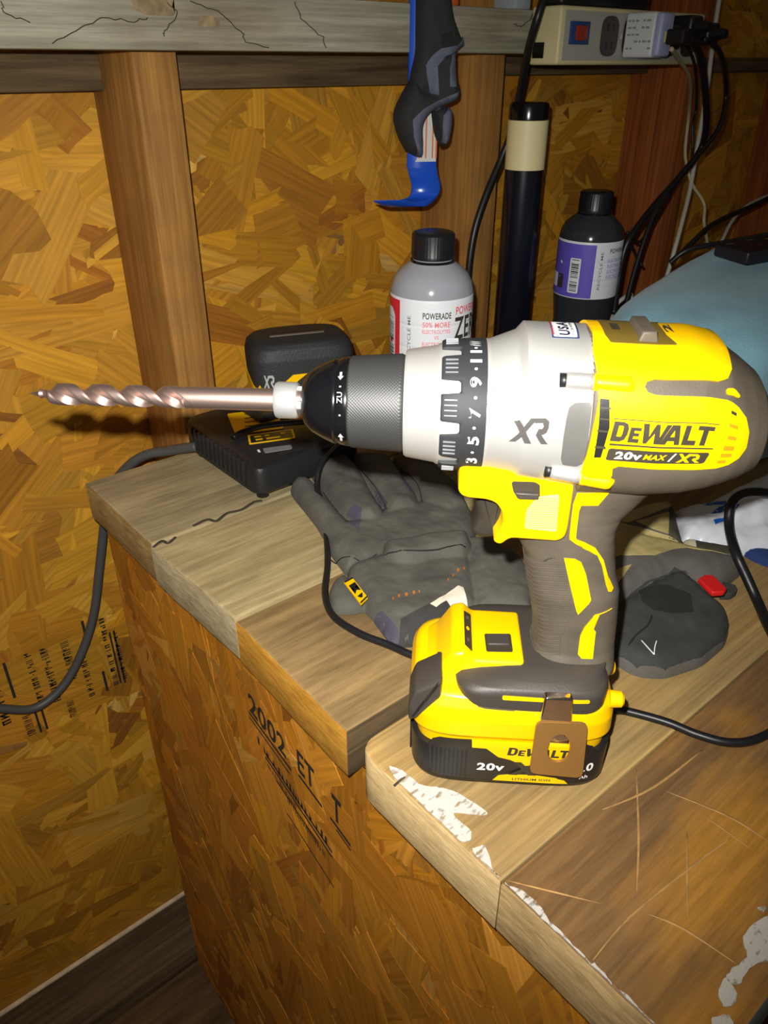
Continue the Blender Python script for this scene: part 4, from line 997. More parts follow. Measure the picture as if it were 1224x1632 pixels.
# ---- cords
def path_z(pts, z=BZ + 0.003): return [on_z(x, y, p[0] if p else z) for x, y, *p in pts]
tag(tube('charger_cord', [(0.2880, 0.6200, BZ + 0.016), (0.2810, 0.6300, BZ + 0.013), (0.2700, 0.6460, BZ + 0.0075), (0.2560, 0.6600, BZ + 0.003), (0.2450, 0.6700, BZ - 0.005), (0.2340, 0.681, 0.781), (0.2255, 0.690, 0.765), (0.2215, 0.702, 0.745), (0.2185, 0.717, 0.712), (0.205, 0.721, 0.660), (0.188, 0.721, 0.606), (0.165, 0.721, 0.562), (0.137, 0.721, 0.530), (0.105, 0.721, 0.519), (0.0726, 0.721, 0.5385), (0.02, 0.721, 0.58), (-0.04, 0.721, 0.66), (-0.07, 0.721, 0.78)], 0.0048, mat('grey_black_cord', srgb(70, 70, 70), 0.5), n=12), 'thick dark cord looping down the wall left of the bench', 'cord')
c2 = [(600, 690, BZ + .03), (560, 695, BZ + .034), (515, 735, BZ + .030), (505, 775, BZ + .016), (513, 800, BZ + .010), (520, 850, BZ + .004), (522, 900), (518, 945), (530, 980), (570, 1008), (620, 1028), (660, 1045), (720, 1060), (800, 1085), (880, 1108), (985, 1130), (1060, 1150), (1110, 1170), (1160, 1183), (1205, 1178), (1260, 1150)]
tag(tube('extension_cord', path_z(c2), 0.0025, M_CORD, n=10), 'thin black cord running from the black glove behind the drill battery', 'cord')
c3 = [(1300, 800, BZ + .03), (1224, 786, BZ + .045), (1185, 787, BZ + .045), (1165, 805, BZ + .04), (1162, 840, BZ + .028), (1172, 880, BZ + .026), (1190, 920, BZ + .014), (1208, 960), (1226, 1000), (1260, 1060)]
tag(tube('thick_cable', path_z(c3), 0.0036, M_CORD, n=12), 'thick black cable curving over the white plastic bag', 'cable')
tag(tube('loose_cord', [(0.40, 0.50, BZ + .052), (0.376, 0.527, BZ + .049), (0.352, 0.548, BZ + .047), (0.330, 0.563, BZ + .045), (0.312, 0.570, BZ + .0415), (0.300, 0.568, BZ + .0405)], 0.0028, M_CORD, n=10), 'short black cord lying across the charger top', 'cord')

# ---- black work glove behind the drill
M_GLV = mat('glove_black_fabric', srgb(88, 86, 78), 0.95, vary=0.28, vscale=40, bump=0.5, bscale=900)
M_GLVD = mat('glove_dark_fabric', srgb(58, 57, 55), 0.95, vary=0.2, vscale=40, bump=0.5, bscale=900)
M_GLVP = mat('glove_purple_grey', srgb(74, 70, 84), 0.8)
def g1(p, z=BZ + .01): return gz(p, z, 450, 690, 3.709)
GL = empty('work_glove', tuple(on_z(640, 880)), 0, 'black fabric work glove with a yellow tag lying behind the drill', 'glove')
GO = on_z(640, 880)
FR = (Vector((-GO.x, -GO.y, 0)), Vector((1, 0, 0)), Vector((0, 1, 0)), Vector((0, 0, 1)))
A_ = g1([(40, 290), (70, 255), (160, 252), (240, 320), (340, 450), (450, 560), (420, 640), (330, 650), (240, 570), (200, 500), (120, 400), (60, 330)])
B_ = g1([(130, 60), (170, 30), (250, 30), (380, 100), (460, 180), (540, 330), (620, 450), (560, 520), (430, 500), (330, 430), (230, 280), (160, 160), (125, 100)], BZ + .016)
C_ = g1([(380, 100), (640, 110), (720, 220), (800, 330), (830, 430), (620, 460), (540, 330), (460, 190)], BZ + .016)
D_ = g1([(640, 100), (800, 130), (950, 190), (1060, 290), (1120, 420), (1000, 480), (820, 420), (740, 260)], BZ + .014)
PALM = g1([(240, 520), (450, 500), (620, 430), (820, 390), (1000, 390), (1130, 430), (1150, 560), (1110, 680), (900, 720), (700, 760), (520, 740), (380, 790), (280, 660)])
TH_ = g1([(580, 640), (700, 630), (900, 590), (1110, 580), (1130, 650), (1080, 710), (880, 735), (800, 760), (680, 765), (590, 720)], BZ + .016)
WR_ = g1([(380, 770), (560, 700), (800, 700), (1090, 640), (1130, 800), (1160, 1000), (1020, 1070), (860, 1130), (720, 1190), (640, 1160), (540, 1045), (480, 990), (390, 850)])
LU_ = g1([(265, 920), (290, 850), (370, 800), (440, 880), (500, 990), (430, 1005), (300, 1010)])
CU_ = g1([(1090, 590), (1240, 600), (1420, 700), (1500, 850), (1480, 1020), (1224, 1030), (1140, 1020), (1090, 800)])
glp = Puff([(A_, .014, .013, .001), (B_, .014, .019, .001), (C_, .014, .018, .001), (D_, .016, .016, .001), (PALM, .02, .013, .001), (TH_, .010, .021, .001), (WR_, .014, .012, .001), (LU_, .01, .010, .001), (CU_, .015, .011, .001)], wrinkle=0.0010, wscale=170, seed=3)
glove_body = glp.build('glove_body', M_GLV, GL, FR, step=0.0018)
gon = glp.on(FR)
def gdec(name, pts, m, off=0.0009, z=BZ + .014, parent=None, depth=0.0014, st=0.0022):
    return panel(name, g1(pts, z), gon, m, parent or GL, off=off, depth=depth, step=(st, st))
TGP = [(p[0] - GO.x, p[1] - GO.y) for p in g1([(365, 880), (415, 853), (505, 970), (465, 1010)], BZ + .0145)]
tagp = prism('yellow_tag', TGP, .0125, .0145, M_YEL, GL, axes='uv', bev=.0003)
def tgf(a, b, o):
    P = [Vector(q) for q in TGP]; q = (P[0] * (1 - a) + P[1] * a) * (1 - b) + (P[3] * (1 - a) + P[2] * a) * b
    return Vector((q.x, q.y, .0145 + o))
for pl_ in ([(.12, .22), (.88, .22), (.88, .32), (.5, .42), (.88, .52), (.88, .62), (.5, .52), (.12, .62), (.12, .52), (.4, .42), (.12, .32)], [(0, 0), (1, 0), (1, .06), (0, .06)], [(0, .94), (1, .94), (1, 1), (0, 1)], [(.15, .72), (.85, .72), (.6, .86), (.4, .86)]):
    panel('tag_mark', pl_, tgf, M_BLACK, tagp, off=.0002, depth=0, step=(3, 3))
gdec('white_pull_mark', [(875, 1010), (1040, 905), (1070, 910), (1100, 995), (1020, 1060), (995, 1050), (1010, 1025), (970, 985), (910, 1025)], mat('glove_white', srgb(236, 226, 204), 0.7), off=0.0014)
for p in ([(370, 480), (430, 465), (470, 490), (455, 580), (410, 560)], [(520, 350), (560, 340), (620, 430), (590, 480), (540, 430)], [(700, 250), (740, 260), (790, 350), (760, 380), (710, 330)], [(540, 1035), (590, 1040), (700, 1160), (650, 1180)]):
    gdec('finger_gusset', p, M_GLVP, z=BZ + .012)
gdec('cuff_strap', [(700, 1110), (960, 985), (1010, 1030), (1000, 1060), (760, 1187), (690, 1187)], M_GLVD, z=BZ + .011)
M_ORD = mat('orange_dot', srgb(190, 110, 30), 0.7)
for x, y, r in ((655, 975, 6), (690, 960, 8), (733, 950, 10), (778, 938, 8), (810, 932, 5), (980, 868, 5), (1010, 835, 7), (1040, 805, 9), (1075, 785, 7)):
    gdec('grip_dot', [(x + r * math.cos(t), y + r * math.sin(t)) for t in np.linspace(0, 6.283, 9)[:-1]], M_ORD, st=.05)
for p in ([(280, 660), (330, 690), (450, 720), (560, 690)], [(470, 200), (560, 330), (620, 440)], [(720, 200), (800, 300), (830, 400)], [(240, 320), (330, 450), (420, 520)], [(600, 720), (700, 745), (880, 728), (1080, 690)]):
    q = smooth_path([Vector((*a, 0)) for a in g1(p, BZ + .014)], 5)
    tube('seam', [gon(v.x, v.y, 0.0001) for v in q], 0.0006, mat('seam_black', srgb(24, 24, 24), 0.9), GL, n=5, sub=1)

# ---- camouflage glove right of the drill
GO2 = on_z(1060, 960)
G2 = empty('camo_glove', tuple(GO2), 0, 'camouflage glove with a black cuff and red tab right of the drill grip', 'glove')
FR2 = (Vector((-GO2.x, -GO2.y, 0)), Vector((1, 0, 0)), Vector((0, 1, 0)), Vector((0, 0, 1)))
def g2(p, z=BZ + .012): return gz(p, z, 940, 740, 3.264)
cuff = g2([(150, 690), (300, 600), (440, 535), (500, 545), (570, 590), (640, 660), (720, 720), (745, 800), (720, 880), (600, 980), (400, 1045), (250, 1030), (130, 960), (90, 850), (110, 760)])
fing = g2([(100, 330), (400, 395), (560, 435), (790, 490), (802, 510), (720, 575), (620, 600), (560, 600), (490, 560), (430, 560), (300, 630), (120, 720), (60, 510)])
upr = g2([(60, 300), (290, 215), (440, 205), (500, 430), (400, 420), (60, 370)])
upr2 = g2([(480, 365), (545, 365), (650, 388), (770, 405), (790, 480), (560, 455), (490, 440)])
gp2 = Puff([(cuff, .012, .012, .001), (fing, .014, .017, .001), (upr, .012, .018, .001), (upr2, .010, .010, .001)], wrinkle=0.0009, wscale=150, seed=8)
M_TAN = mat('camo_tan', srgb(176, 160, 104), 0.92, vary=0.2, vscale=45, bump=0.4, bscale=800)
M_CGR = mat('camo_grey', srgb(92, 88, 82), 0.92, vary=0.15, vscale=45, bump=0.4, bscale=800)
M_CDK = mat('camo_dark', srgb(66, 64, 50), 0.92, bump=0.4, bscale=800)
M_CUFF = mat('cuff_black', srgb(56, 58, 56), 0.95, vary=0.2, vscale=50, bump=0.5, bscale=900)
gp2.build('glove_body', M_CGR, G2, FR2, step=0.0018)
on2 = gp2.on(FR2)
def d2(name, pts, m, off=0.0010, depth=0.0014, parent=None, st=.0022, z=BZ + .012): return panel(name, g2(pts, z), on2, m, parent or G2, off=off, depth=depth, step=(st, st))
cf = d2('cuff', [(140, 705), (300, 610), (440, 545), (500, 555), (565, 600), (635, 668), (710, 725), (735, 800), (710, 875), (590, 970), (400, 1032), (250, 1018), (140, 955), (100, 850), (115, 770)], M_CUFF)
d2('cuff_opening', [(255, 650), (400, 640), (520, 690), (535, 780), (420, 790), (330, 770), (270, 730)], mat('cuff_inside', srgb(34, 35, 34), 1.0), off=.0018, parent=cf)
d2('camo_patch', [(100, 335), (400, 400), (560, 440), (780, 492), (640, 492), (500, 468), (430, 478), (330, 512), (110, 512)], M_TAN)
d2('camo_patch', [(80, 305), (290, 222), (430, 212), (400, 270), (200, 345), (80, 340)], M_TAN)
d2('camo_patch', [(405, 275), (438, 212), (462, 240), (494, 422), (405, 405)], M_CDK)
d2('camo_patch', [(230, 340), (405, 290), (400, 395), (310, 372)], M_TAN, off=.0008)
d2('camo_patch', [(490, 372), (545, 372), (556, 436), (500, 425)], mat('camo_cream', srgb(206, 198, 168), .9), off=.0014)
d2('camo_patch', [(548, 374), (650, 392), (765, 410), (775, 458), (562, 440)], M_CDK)
d2('camo_patch', [(60, 600), (210, 560), (170, 620), (100, 680)], M_TAN, off=.0013)
prism('red_tab', [(a - GO2.x, b - GO2.y) for a, b in rnd(g2([(565, 590), (600, 568), (645, 572), (715, 640), (700, 658), (640, 662)], BZ + .021), .001, 2)], .0165, .0205, mat('red_tab', srgb(214, 30, 30), 0.45), G2, axes='uv', bev=.001)
prism('tab_end', rnd(g2([(690, 605), (760, 625), (772, 650), (740, 672), (680, 672)], BZ + .006), .002, 3), 0.0, 0.006, M_CUFF, G2, axes='uv', bev=.001, mtx=Matrix.Translation((-GO2.x, -GO2.y, 0)))
for p in ([(265, 925), (290, 960), (332, 1000)], [(345, 930), (335, 965), (332, 1000)]):
    tube('loose_thread', [on2(a, b, .0012) for a, b in g2(p)], .0004, M_WHITE, G2, n=5, sub=4)
tube('cuff_seam', [on2(v.x, v.y, .0012) for v in smooth_path([Vector((*a, 0)) for a in g2([(320, 800), (300, 850), (240, 900), (200, 950)])], 4)], .0006, MATS['seam_black'], G2, n=5, sub=1)

# ---- plastic bag and blue cloth
GO3 = on_z(1220, 830)
def g3(p, z=BZ + .014): return gz(p, z, 1040, 720, 6.652)
FR3 = (Vector((-GO3.x, -GO3.y, 0)), Vector((1, 0, 0)), Vector((0, 1, 0)), Vector((0, 0, 1)))
BG = empty('plastic_bag', tuple(GO3), 0, 'crumpled white plastic bag with blue print behind the camouflage glove', 'bag')
bagp = Puff([(g3([(200, 560), (560, 490), (800, 360), (1000, 270), (1224, 180), (1900, 120), (2000, 700), (1700, 980), (1224, 950), (820, 940), (580, 920), (530, 880), (330, 880), (280, 760)]), .02, .016, .001),
             (g3([(700, 500), (1000, 300), (1800, 200), (1800, 650), (1224, 700), (800, 720)], BZ + .025), .025, .03, .001)], wrinkle=0.0030, wscale=130, seed=21)
bagp.build('bag_body', mat('bag_film', srgb(214, 218, 226), 0.35, bump=0.5, bscale=90), BG, FR3, step=0.0025)
on3 = bagp.on(FR3)
for p in ([(560, 500), (640, 450), (790, 470), (800, 520), (600, 520)], [(640, 590), (720, 540), (810, 530), (790, 575), (730, 600)], [(660, 660), (770, 650), (785, 690), (680, 715)], [(850, 570), (905, 620), (880, 645), (830, 640)], [(1000, 455), (1140, 470), (1120, 510), (1060, 500)]):
    panel('blue_print', g3(p, BZ + .022), on3, M_BLUEP, BG, off=0.0006, depth=0.0, step=(.004, .004))
bcl = Puff([(g3([(880, 930), (1224, 900), (1700, 900), (1700, 1300), (1224, 1180), (1090, 1125), (940, 1040)], BZ + .004), .01, .005, .001)], wrinkle=.0006, wscale=150, seed=4)
bo = bcl.build('blue_cloth', mat('navy_cloth', srgb(34, 56, 110), 0.9, bump=.3, bscale=600), None, BENCH, step=.0025); tag(bo, 'dark blue cloth scrap under the edge of the white plastic bag', 'cloth')

# ---- light blue towel draped over a box
def towel():
    V = []; Fc = []; n = 96; cx, cy = 0.865, 0.372
    secs = [(0.0, .232, .108), (.03, .230, .107), (.06, .227, .105), (.09, .223, .102), (.11, .216, .099), (.125, .205, .094), (.135, .190, .087), (.142, .168, .077), (.146, .135, .062), (.148, .08, .036), (.1485, .02, .01)]
    rs = np.random.RandomState(3); phs = rs.uniform(0, 6.28, 6)
    for k, (z, a, b) in enumerate(secs):
        fold = max(0, 1 - z / .15)
        for i in range(n):
            t = 2 * math.pi * i / n; q = 3.4
            x = a * math.copysign(abs(math.cos(t)) ** (2 / q), math.cos(t)); y = b * math.copysign(abs(math.sin(t)) ** (2 / q), math.sin(t))
            f = 1 + fold * (.030 * math.sin(9 * t + phs[0]) + .018 * math.sin(17 * t + phs[1]) + .012 * math.sin(5 * t + phs[2]))
            V.append((x * f, y * f, z + .004 * math.sin(x * 30 + y * 20) * (z / .16) + (.022 * x / .2 + .004 * y / .1) * (z / .148)))
    for k in range(len(secs) - 1):
        for i in range(n): j = (i + 1) % n; Fc.append((k * n + i, k * n + j, (k + 1) * n + j, (k + 1) * n + i))
    Fc.append(tuple((len(secs) - 1) * n + i for i in range(n)))
    o = mesh_obj('towel', V, Fc, mat('towel_blue', srgb(138, 188, 206), 0.95, vary=0.14, vscale=25, bump=0.7, bscale=500, sheen=0.3), None, True)
    o.location = (cx, cy, BZ + .0008)
    return tag(o, 'light blue terry towel draped over a box behind the drill', 'towel')
towel()
DV = empty('flat_device', (0.845, 0.385, BZ + 0.1545), R_(-8), 'flat black device lying on top of the blue towel', 'device')
prism('device_body', rnd([(-.055, -.02), (.09, -.028), (.09, .03), (-.045, .028)], .004, 3), 0, .012, mat('device_black', srgb(30, 30, 40), .4), DV, axes='uv', bev=.0015)
dvf = lambda a, b, o: Vector((a, b, .012 + o))
for x, y, w, m in ((-.04, .016, .012, M_GREYR), (-.005, .018, .010, M_GREYR), (.02, .012, .014, M_YELD), (.03, -.012, .012, M_YELD), (-.02, -.004, .012, mat('device_red', srgb(120, 30, 40), .5)), (.015, -.018, .014, MATS['device_red'])):
    lettering('device_print', '', (x, y), (x + w, y - .001), (x, y + .003), dvf, m, DV, geo=QUAD, off=.0003)
tag(tube('device_lead', [(0.82, 0.475, BZ + .135), (0.83, 0.462, BZ + .150), (0.86, 0.442, BZ + .156), (0.90, 0.425, BZ + .160), (0.96, 0.410, BZ + .164), (1.03, 0.40, BZ + .168)], .003, M_CORD, n=8), 'thin black lead lying across the blue towel', 'cord')

# ---- bottles
def thin_plastic(name, col, fac, rough=.15):
    m = bpy.data.materials.new(name); m.use_nodes = True; nt = m.node_tree; b = nt.nodes['Principled BSDF']
    b.inputs['Base Color'].default_value = col; b.inputs['Roughness'].default_value = rough
    t = nt.nodes.new('ShaderNodeBsdfTransparent'); t.inputs[0].default_value = (.85, .88, .9, 1)
    mx = nt.nodes.new('ShaderNodeMixShader'); mx.inputs[0].default_value = fac
    nt.links.new(t.outputs[0], mx.inputs[1]); nt.links.new(b.outputs[0], mx.inputs[2]); nt.links.new(mx.outputs[0], nt.nodes['Material Output'].inputs[0])
    return m
def bottle(x, y, label, labm, bodym, turn=0):
    rz = math.atan2(-y, -x) - math.pi / 2
    B = empty('drink_bottle', (x, y, BZ), rz + R_(turn), label, 'bottle', 'sports drink bottles on the bench')
    prof = [(0, .024), (.002, .031), (.008, .0352), (.02, .0357), (.03, .0345), (.034, .0352), (.046, .0352), (.05, .034), (.06, .0335), (.075, .0345), (.09, .0362), (.094, .0366), (.155, .0366), (.159, .0362), (.166, .0345), (.172, .031), (.178, .0245), (.182, .0185), (.186, .0165), (.190, .016)]
    def rib(s, r, a): return r * (1 - .02 * max(0, math.sin(a * 5 + s * 120)) * (1 if .052 < s < .086 else 0))
    lathe('bottle_body', prof, bodym, B, axis='z', n=60, fn=rib)
    lathe('neck_ring', [(.1815, .0175), (.1815, .0195), (.1835, .0195), (.1835, .0175)], M_BLACKG, B, axis='z', n=40, cap=False)
    def capf(s, r, a): return r * (1 + (.012 * (1 if math.sin(a * 44) > 0 else 0) if .187 < s < .2045 else 0))
    cp = lathe('screw_cap', [(.1845, .0172), (.1845, .0186), (.187, .0188), (.1875, .0186), (.204, .0183), (.2055, .0172), (.206, .0155)], mat('cap_black', srgb(22, 24, 28), .35), B, axis='z', n=132, fn=capf)
    lb = Loft('w', [(90, 0, 36.75, 36.75, 36.75, 2), (94, 0, 36.95, 36.95, 36.95, 2), (112, 0, 36.95, 36.95, 36.95, 2), (114, 0, 36.6, 36.6, 36.6, 2), (116, 0, 36.95, 36.95, 36.95, 2), (132, 0, 36.95, 36.95, 36.95, 2), (134, 0, 36.6, 36.6, 36.6, 2), (136, 0, 36.95, 36.95, 36.95, 2), (154, 0, 36.95, 36.95, 36.95, 2), (157, 0, 36.6, 36.6, 36.6, 2)])
    lo = lb.mesh('label', 93, 156, labm, B, step=1.0, caps=False)
    f = lambda a, b, o: lb.pt(b, a, o)      # a angle, b height
    return B, lo, f
M_LABW = mat('label_white', srgb(222, 226, 232), .4)
b1, l1, f1 = bottle(0.474, 0.499, 'half litre bottle with white and red label nearest the drill chuck', M_LABW, thin_plastic('bottle_milky', srgb(176, 180, 188), .62))
ST = (8, 8)
panel('label_band', [(90, 94), (47, 94), (47, 153.5), (90, 153.5)], f1, M_REDP, l1, off=.12, depth=.05, step=ST)
bc = panel('barcode_field', rnd([(82, 97), (58, 97), (58, 139), (66, 145), (82, 145)], 2, 2), f1, M_LABW, l1, off=.2, depth=.05, step=ST)
rs_ = random.Random(5)
h = 99
while h < 137:
    w = rs_.choice([.5, .9, 1.5]); lettering('barcode_bar', '', (80, h), (61, h), (80, h + w), f1, M_DGREY, bc, geo=QUAD, off=.3, step=ST); h += w + rs_.choice([.6, 1.0])
lettering('label_text', 'RECYCLE ME', (28, 104), (28, 142), (33, 104), lambda a, b, o: f1(a, b, o), mat('text_grey', srgb(110, 116, 124), .5), l1, bold=.01, off=.2, step=ST)
# turned sideways: text runs upward
lettering('label_text', 'POWERADE', (11, 140.5), (-28, 140.5), (11, 146), f1, M_DGREY, l1, bold=.02, off=.2, step=ST)
M_PINK = mat('pink_print', srgb(232, 120, 128), .5)
for tx, y, hh, x0, x1 in (('50% MORE', 133, 5, 11, -27), ('ELECTROLYTES', 128, 3.4, 11, -27), ('VS', 123, 3.2, -5, -11), ('ELECTROLYTES', 116.5, 4, 11, -27), ('MORE ZERO', 111.5, 3.6, 12, -26)):
    lettering('label_text', tx, (x0, y), (x1, y), (x0, y + hh), f1, M_PINK, l1, bold=.015, off=.2, step=ST)
lettering('label_text', 'ZERO CALORIES', (12, 105), (-24, 105), (12, 107), f1, mat('text_grey2', srgb(140, 146, 154), .5), l1, off=.2, step=ST)
lettering('label_text', 'POWERADE', (-35, 143), (-92, 143), (-35, 150), f1, mat('pink_print2', srgb(220, 90, 100), .5), l1, bold=.02, off=.2, step=ST)
lettering('label_text', 'ZERO', (-33, 121), (-100, 121), (-33, 141), f1, M_DGREY, l1, bold=.02, off=.2, step=ST)
lettering('label_text', 'ZERO SUGAR', (-35, 105), (-85, 105), (-35, 111), f1, M_DGREY, l1, bold=.02, off=.2, step=ST)
b2, l2, f2 = bottle(0.782, 0.558, 'half empty bottle with purple label beside the black tube', M_LABW, thin_plastic('bottle_dark', srgb(52, 56, 62), .72))
M_PURP = mat('purple_print', srgb(96, 84, 190), .45)
pf = panel('label_band', [(90, 94), (-12, 94), (-12, 153.5), (90, 153.5)], f2, M_PURP, l2, off=.12, depth=.05, step=ST)
bc = panel('barcode_field', rnd([(32, 99), (12, 99), (12, 138), (32, 138)], 2, 2), f2, M_LABW, l2, off=.2, depth=.05, step=ST)
h = 101
while h < 136:
    w = rs_.choice([.5, .9, 1.5]); lettering('barcode_bar', '', (29, h), (15, h), (29, h + w), f2, M_DGREY, bc, geo=QUAD, off=.3, step=ST); h += w + rs_.choice([.6, 1.0])
panel('recycle_mark', rnd([(58, 102), (44, 102), (44, 118), (58, 118)], 1.5, 2), f2, M_DGREY, l2, off=.2, depth=.05, step=ST)
panel('label_field', rnd([(80, 102), (61, 102), (61, 118), (80, 118)], 1.5, 2), f2, M_LABW, l2, off=.2, depth=.05, step=ST)
lettering('label_text', 'RECYCLE ME', (-26, 104), (-26, 146), (-21, 104), f2, MATS['text_grey'], l2, bold=.01, off=.2, step=ST)
lettering('label_text', 'POWERADE', (-38, 144), (-85, 144), (-38, 149), f2, M_DGREY, l2, bold=.02, off=.2, step=ST)
for y in (134, 128, 122, 116): lettering('label_text', 'ELECTROLYTES', (-36, y), (-80, y), (-36, y + 4), f2, mat('lilac_print', srgb(150, 146, 214), .5), l2, bold=.015, off=.2, step=ST)

# ---- black tube with cream band
TB = empty('black_tube', (0.703, 0.600, BZ), 0, 'tall glossy black tube with a cream band and black cap standing at the wall', 'tube')
lathe('tube_body', [(0, .020), (.002, .0208), (.215, .0208), (.230, .0208)], mat('tube_black', srgb(16, 18, 30), .25), TB, axis='z', n=48)
lathe('cream_band', [(.2305, .0213), (.2305, .0214), (.278, .0214), (.278, .0213)], mat('cream_plastic', srgb(222, 210, 160), .5), TB, axis='z', n=48)
lathe('tube_cap', [(.2785, .0205), (.279, .0212), (.290, .0212), (.2935, .0200), (.2945, .0180)], M_BLACKG, TB, axis='z', n=48)

# ================================================================== THINGS ON THE WALL
# ---- blue pry bar hanging from the ledge
PB = empty('pry_bar', (0.5577, 0.6074, 1.0507), 0, 'blue flat pry bar hanging hook down from the whitewashed board', 'pry bar')
def pry():
    # section swept: flat bar hanging, hook curling towards -x at the bottom (width along view)
    path = [(0.0, 0.205), (0.0, 0.10), (0.0, 0.0), (0.0005, -0.008), (0.0025, -0.016), (0.0055, -0.023), (0.0065, -0.030), (0.0035, -0.0365), (-0.005, -0.0405), (-0.016, -0.0415), (-0.029, -0.0405), (-0.040, -0.0365)]
    P = smooth_path([Vector((x, 0, z)) for x, z in path], 6)
    V = []; Fc = []; wdt = Vector((0.84, -0.54, 0)) * 0.0145; th = 0.0032
    for i, p in enumerate(P):
        t = (P[min(i + 1, len(P) - 1)] - P[max(i - 1, 0)]).normalized(); nn = wdt.normalized().cross(t).normalized()
        s_ = i / (len(P) - 1); tt = th * (1 if s_ < .8 else 1 - (s_ - .8) * 4); ww = wdt * (1 if s_ < .7 else 1 + (s_ - .7) * .5)
        V += [p - ww + nn * tt * .6, p - ww * .92 + nn * tt, p + ww * .92 + nn * tt, p + ww + nn * tt * .6, p + ww - nn * tt * .6, p + ww * .92 - nn * tt, p - ww * .92 - nn * tt, p - ww - nn * tt * .6]
    n = 8
    for i in range(len(P) - 1):
        for k in range(n): j = (k + 1) % n; Fc.append((i * n + k, i * n + j, (i + 1) * n + j, (i + 1) * n + k))
    Fc += [tuple(range(n)), tuple((len(P) - 1) * n + k for k in range(n))]
    return sharp(mesh_obj('bar', V, Fc, mat('pry_blue', srgb(26, 76, 186), .25), PB), 50)
pry()
# price sticker with orange stripes on the bar's face
wv = Vector((0.84, -0.54, 0)); nv = Vector((-0.54, -0.84, 0))
def pbf(a, b, o): return wv * a + nv * (.0034 + o) + Vector((0, 0, b))
stp = panel('bar_sticker', [(-.004, .045), (.0135, .049), (.0135, -.004), (-.007, -.004), (-.002, .004)], pbf, mat('sticker_grey', srgb(190, 192, 188), .5), PB, off=.0004, depth=.0003, step=(1, 1))
for a in (-.004, .0025, .009, .0125):
    lettering('sticker_stripe', '', (a, -.001), (a + .0016, -.001), (a, .044 if a > 0 else .02), pbf, mat('stripe_orange', srgb(206, 104, 40), .5), stp, geo=QUAD, off=.0006)
# ---- pair of black and grey gloves hung over the bar
HG = empty('hanging_gloves', (0.575, 0.592, 1.07), 0, 'black and grey work gloves hung over the blue pry bar', 'gloves')
ez = Vector((-0.45, -0.89, 0)); exh = Vector((0.89, -0.45, 0))
def gh(p):     # outline points -> coordinates in the hanging plane through the bar
    out = []
    O = Vector((0.575, 0.592, 1.07)); nrm = ez
    for x, y in p:
        r = _ray(600 + x / 4.66, y / 4.66); c = Vector((0, 0, CAMZ)); q = c + r * ((O - c).dot(nrm) / r.dot(nrm)) - O
        out.append((q.dot(exh), q.z))
    return out
FH = (Vector((0, 0, 0)), exh, Vector((0, 0, 1)), ez)
hp = Puff([(gh([(290, -120), (530, -120), (560, 120), (610, 260), (645, 330), (575, 385), (560, 560), (420, 720), (250, 700), (240, 580), (285, 400)]), .012, .014, .002),
           (gh([(330, 470), (420, 370), (570, 370), (572, 560), (600, 640), (590, 740), (430, 780), (350, 700)]), .010, .018, .002),
           (gh([(250, 570), (350, 680), (560, 640), (600, 650), (590, 740), (400, 820), (330, 900), (330, 1180), (215, 1130), (150, 1010), (115, 880), (130, 800), (190, 680)]), .012, .020, .002),
           (gh([(400, 800), (545, 780), (552, 900), (520, 1060), (470, 1095), (425, 1000)]), .008, .014, .002)], wrinkle=.0010, wscale=150, seed=12)
hb = hp.build('glove_body', mat('hang_black', srgb(34, 35, 37), .85, bump=.4, bscale=700), HG, FH, step=.0015)
onh = hp.on(FH)
M_HG = mat('hang_grey', srgb(84, 88, 104), .8, vary=.12, vscale=60, bump=.3, bscale=800)
for p in ([(330, 480), (370, 420), (440, 362), (560, 340), (640, 270), (648, 330), (575, 375), (470, 420), (405, 490), (420, 700), (365, 690), (335, 560)], [(495, 500), (520, 400), (572, 385), (565, 470), (545, 640), (495, 640)], [(220, 880), (300, 800), (400, 745), (590, 665), (590, 735), (480, 790), (340, 860), (300, 950), (335, 1170), (280, 1160), (230, 1000)], [(460, 850), (520, 790), (545, 800), (540, 940), (500, 1070), (460, 1050), (455, 930)]):
    panel('grey_trim', gh(p), onh, M_HG, HG, off=.0014, depth=.002, step=(.002, .002))
panel('strap_patch', gh([(450, 250), (520, 240), (545, 320), (470, 370), (440, 330)]), onh, mat('strap_black', srgb(14, 14, 15), .8), HG, off=.001, depth=.001, step=(.004, .004))

# ---- power strip on the ledge end
PX0, PX1 = 0.709, 0.972
PS = empty('power_strip', (PX0, 0.6125, 1.128), 0, 'beige metal power strip fixed across the end of the whitewashed board', 'power strip')
M_BEI = mat('strip_beige', srgb(206, 196, 150), .45, vary=.08, vscale=20)
pl = PX1 - PX0
box('strip_body', (0, -.038, 0), (pl, 0, .051), M_BEI, PS, bev=.003, seg=3)
sf = lambda a, b, o: Vector((a, -.038 - o, b))
box('face_plate', (.006, -.0388, .004), (pl - .006, -.0379, .047), mat('strip_grey', srgb(168, 168, 158), .5), PS)
ef_ = lambda a, b, o: Vector((-o, a, b))
panel('reset_button', [(-.020, .006), (-.006, .006), (-.006, .020), (-.020, .020)], ef_, M_BLACKG, PS, off=.0012, depth=.001, step=(9, 9))
sw = box('switch_frame', (.014, -.0412, .018), (.044, -.0386, .038), mat('switch_blue', srgb(40, 66, 120), .4), PS, bev=.0006)
box('rocker', (.021, -.0432, .0215), (.038, -.0408, .0345), mat('rocker_red', srgb(150, 50, 30), .35), sw, bev=.0008)
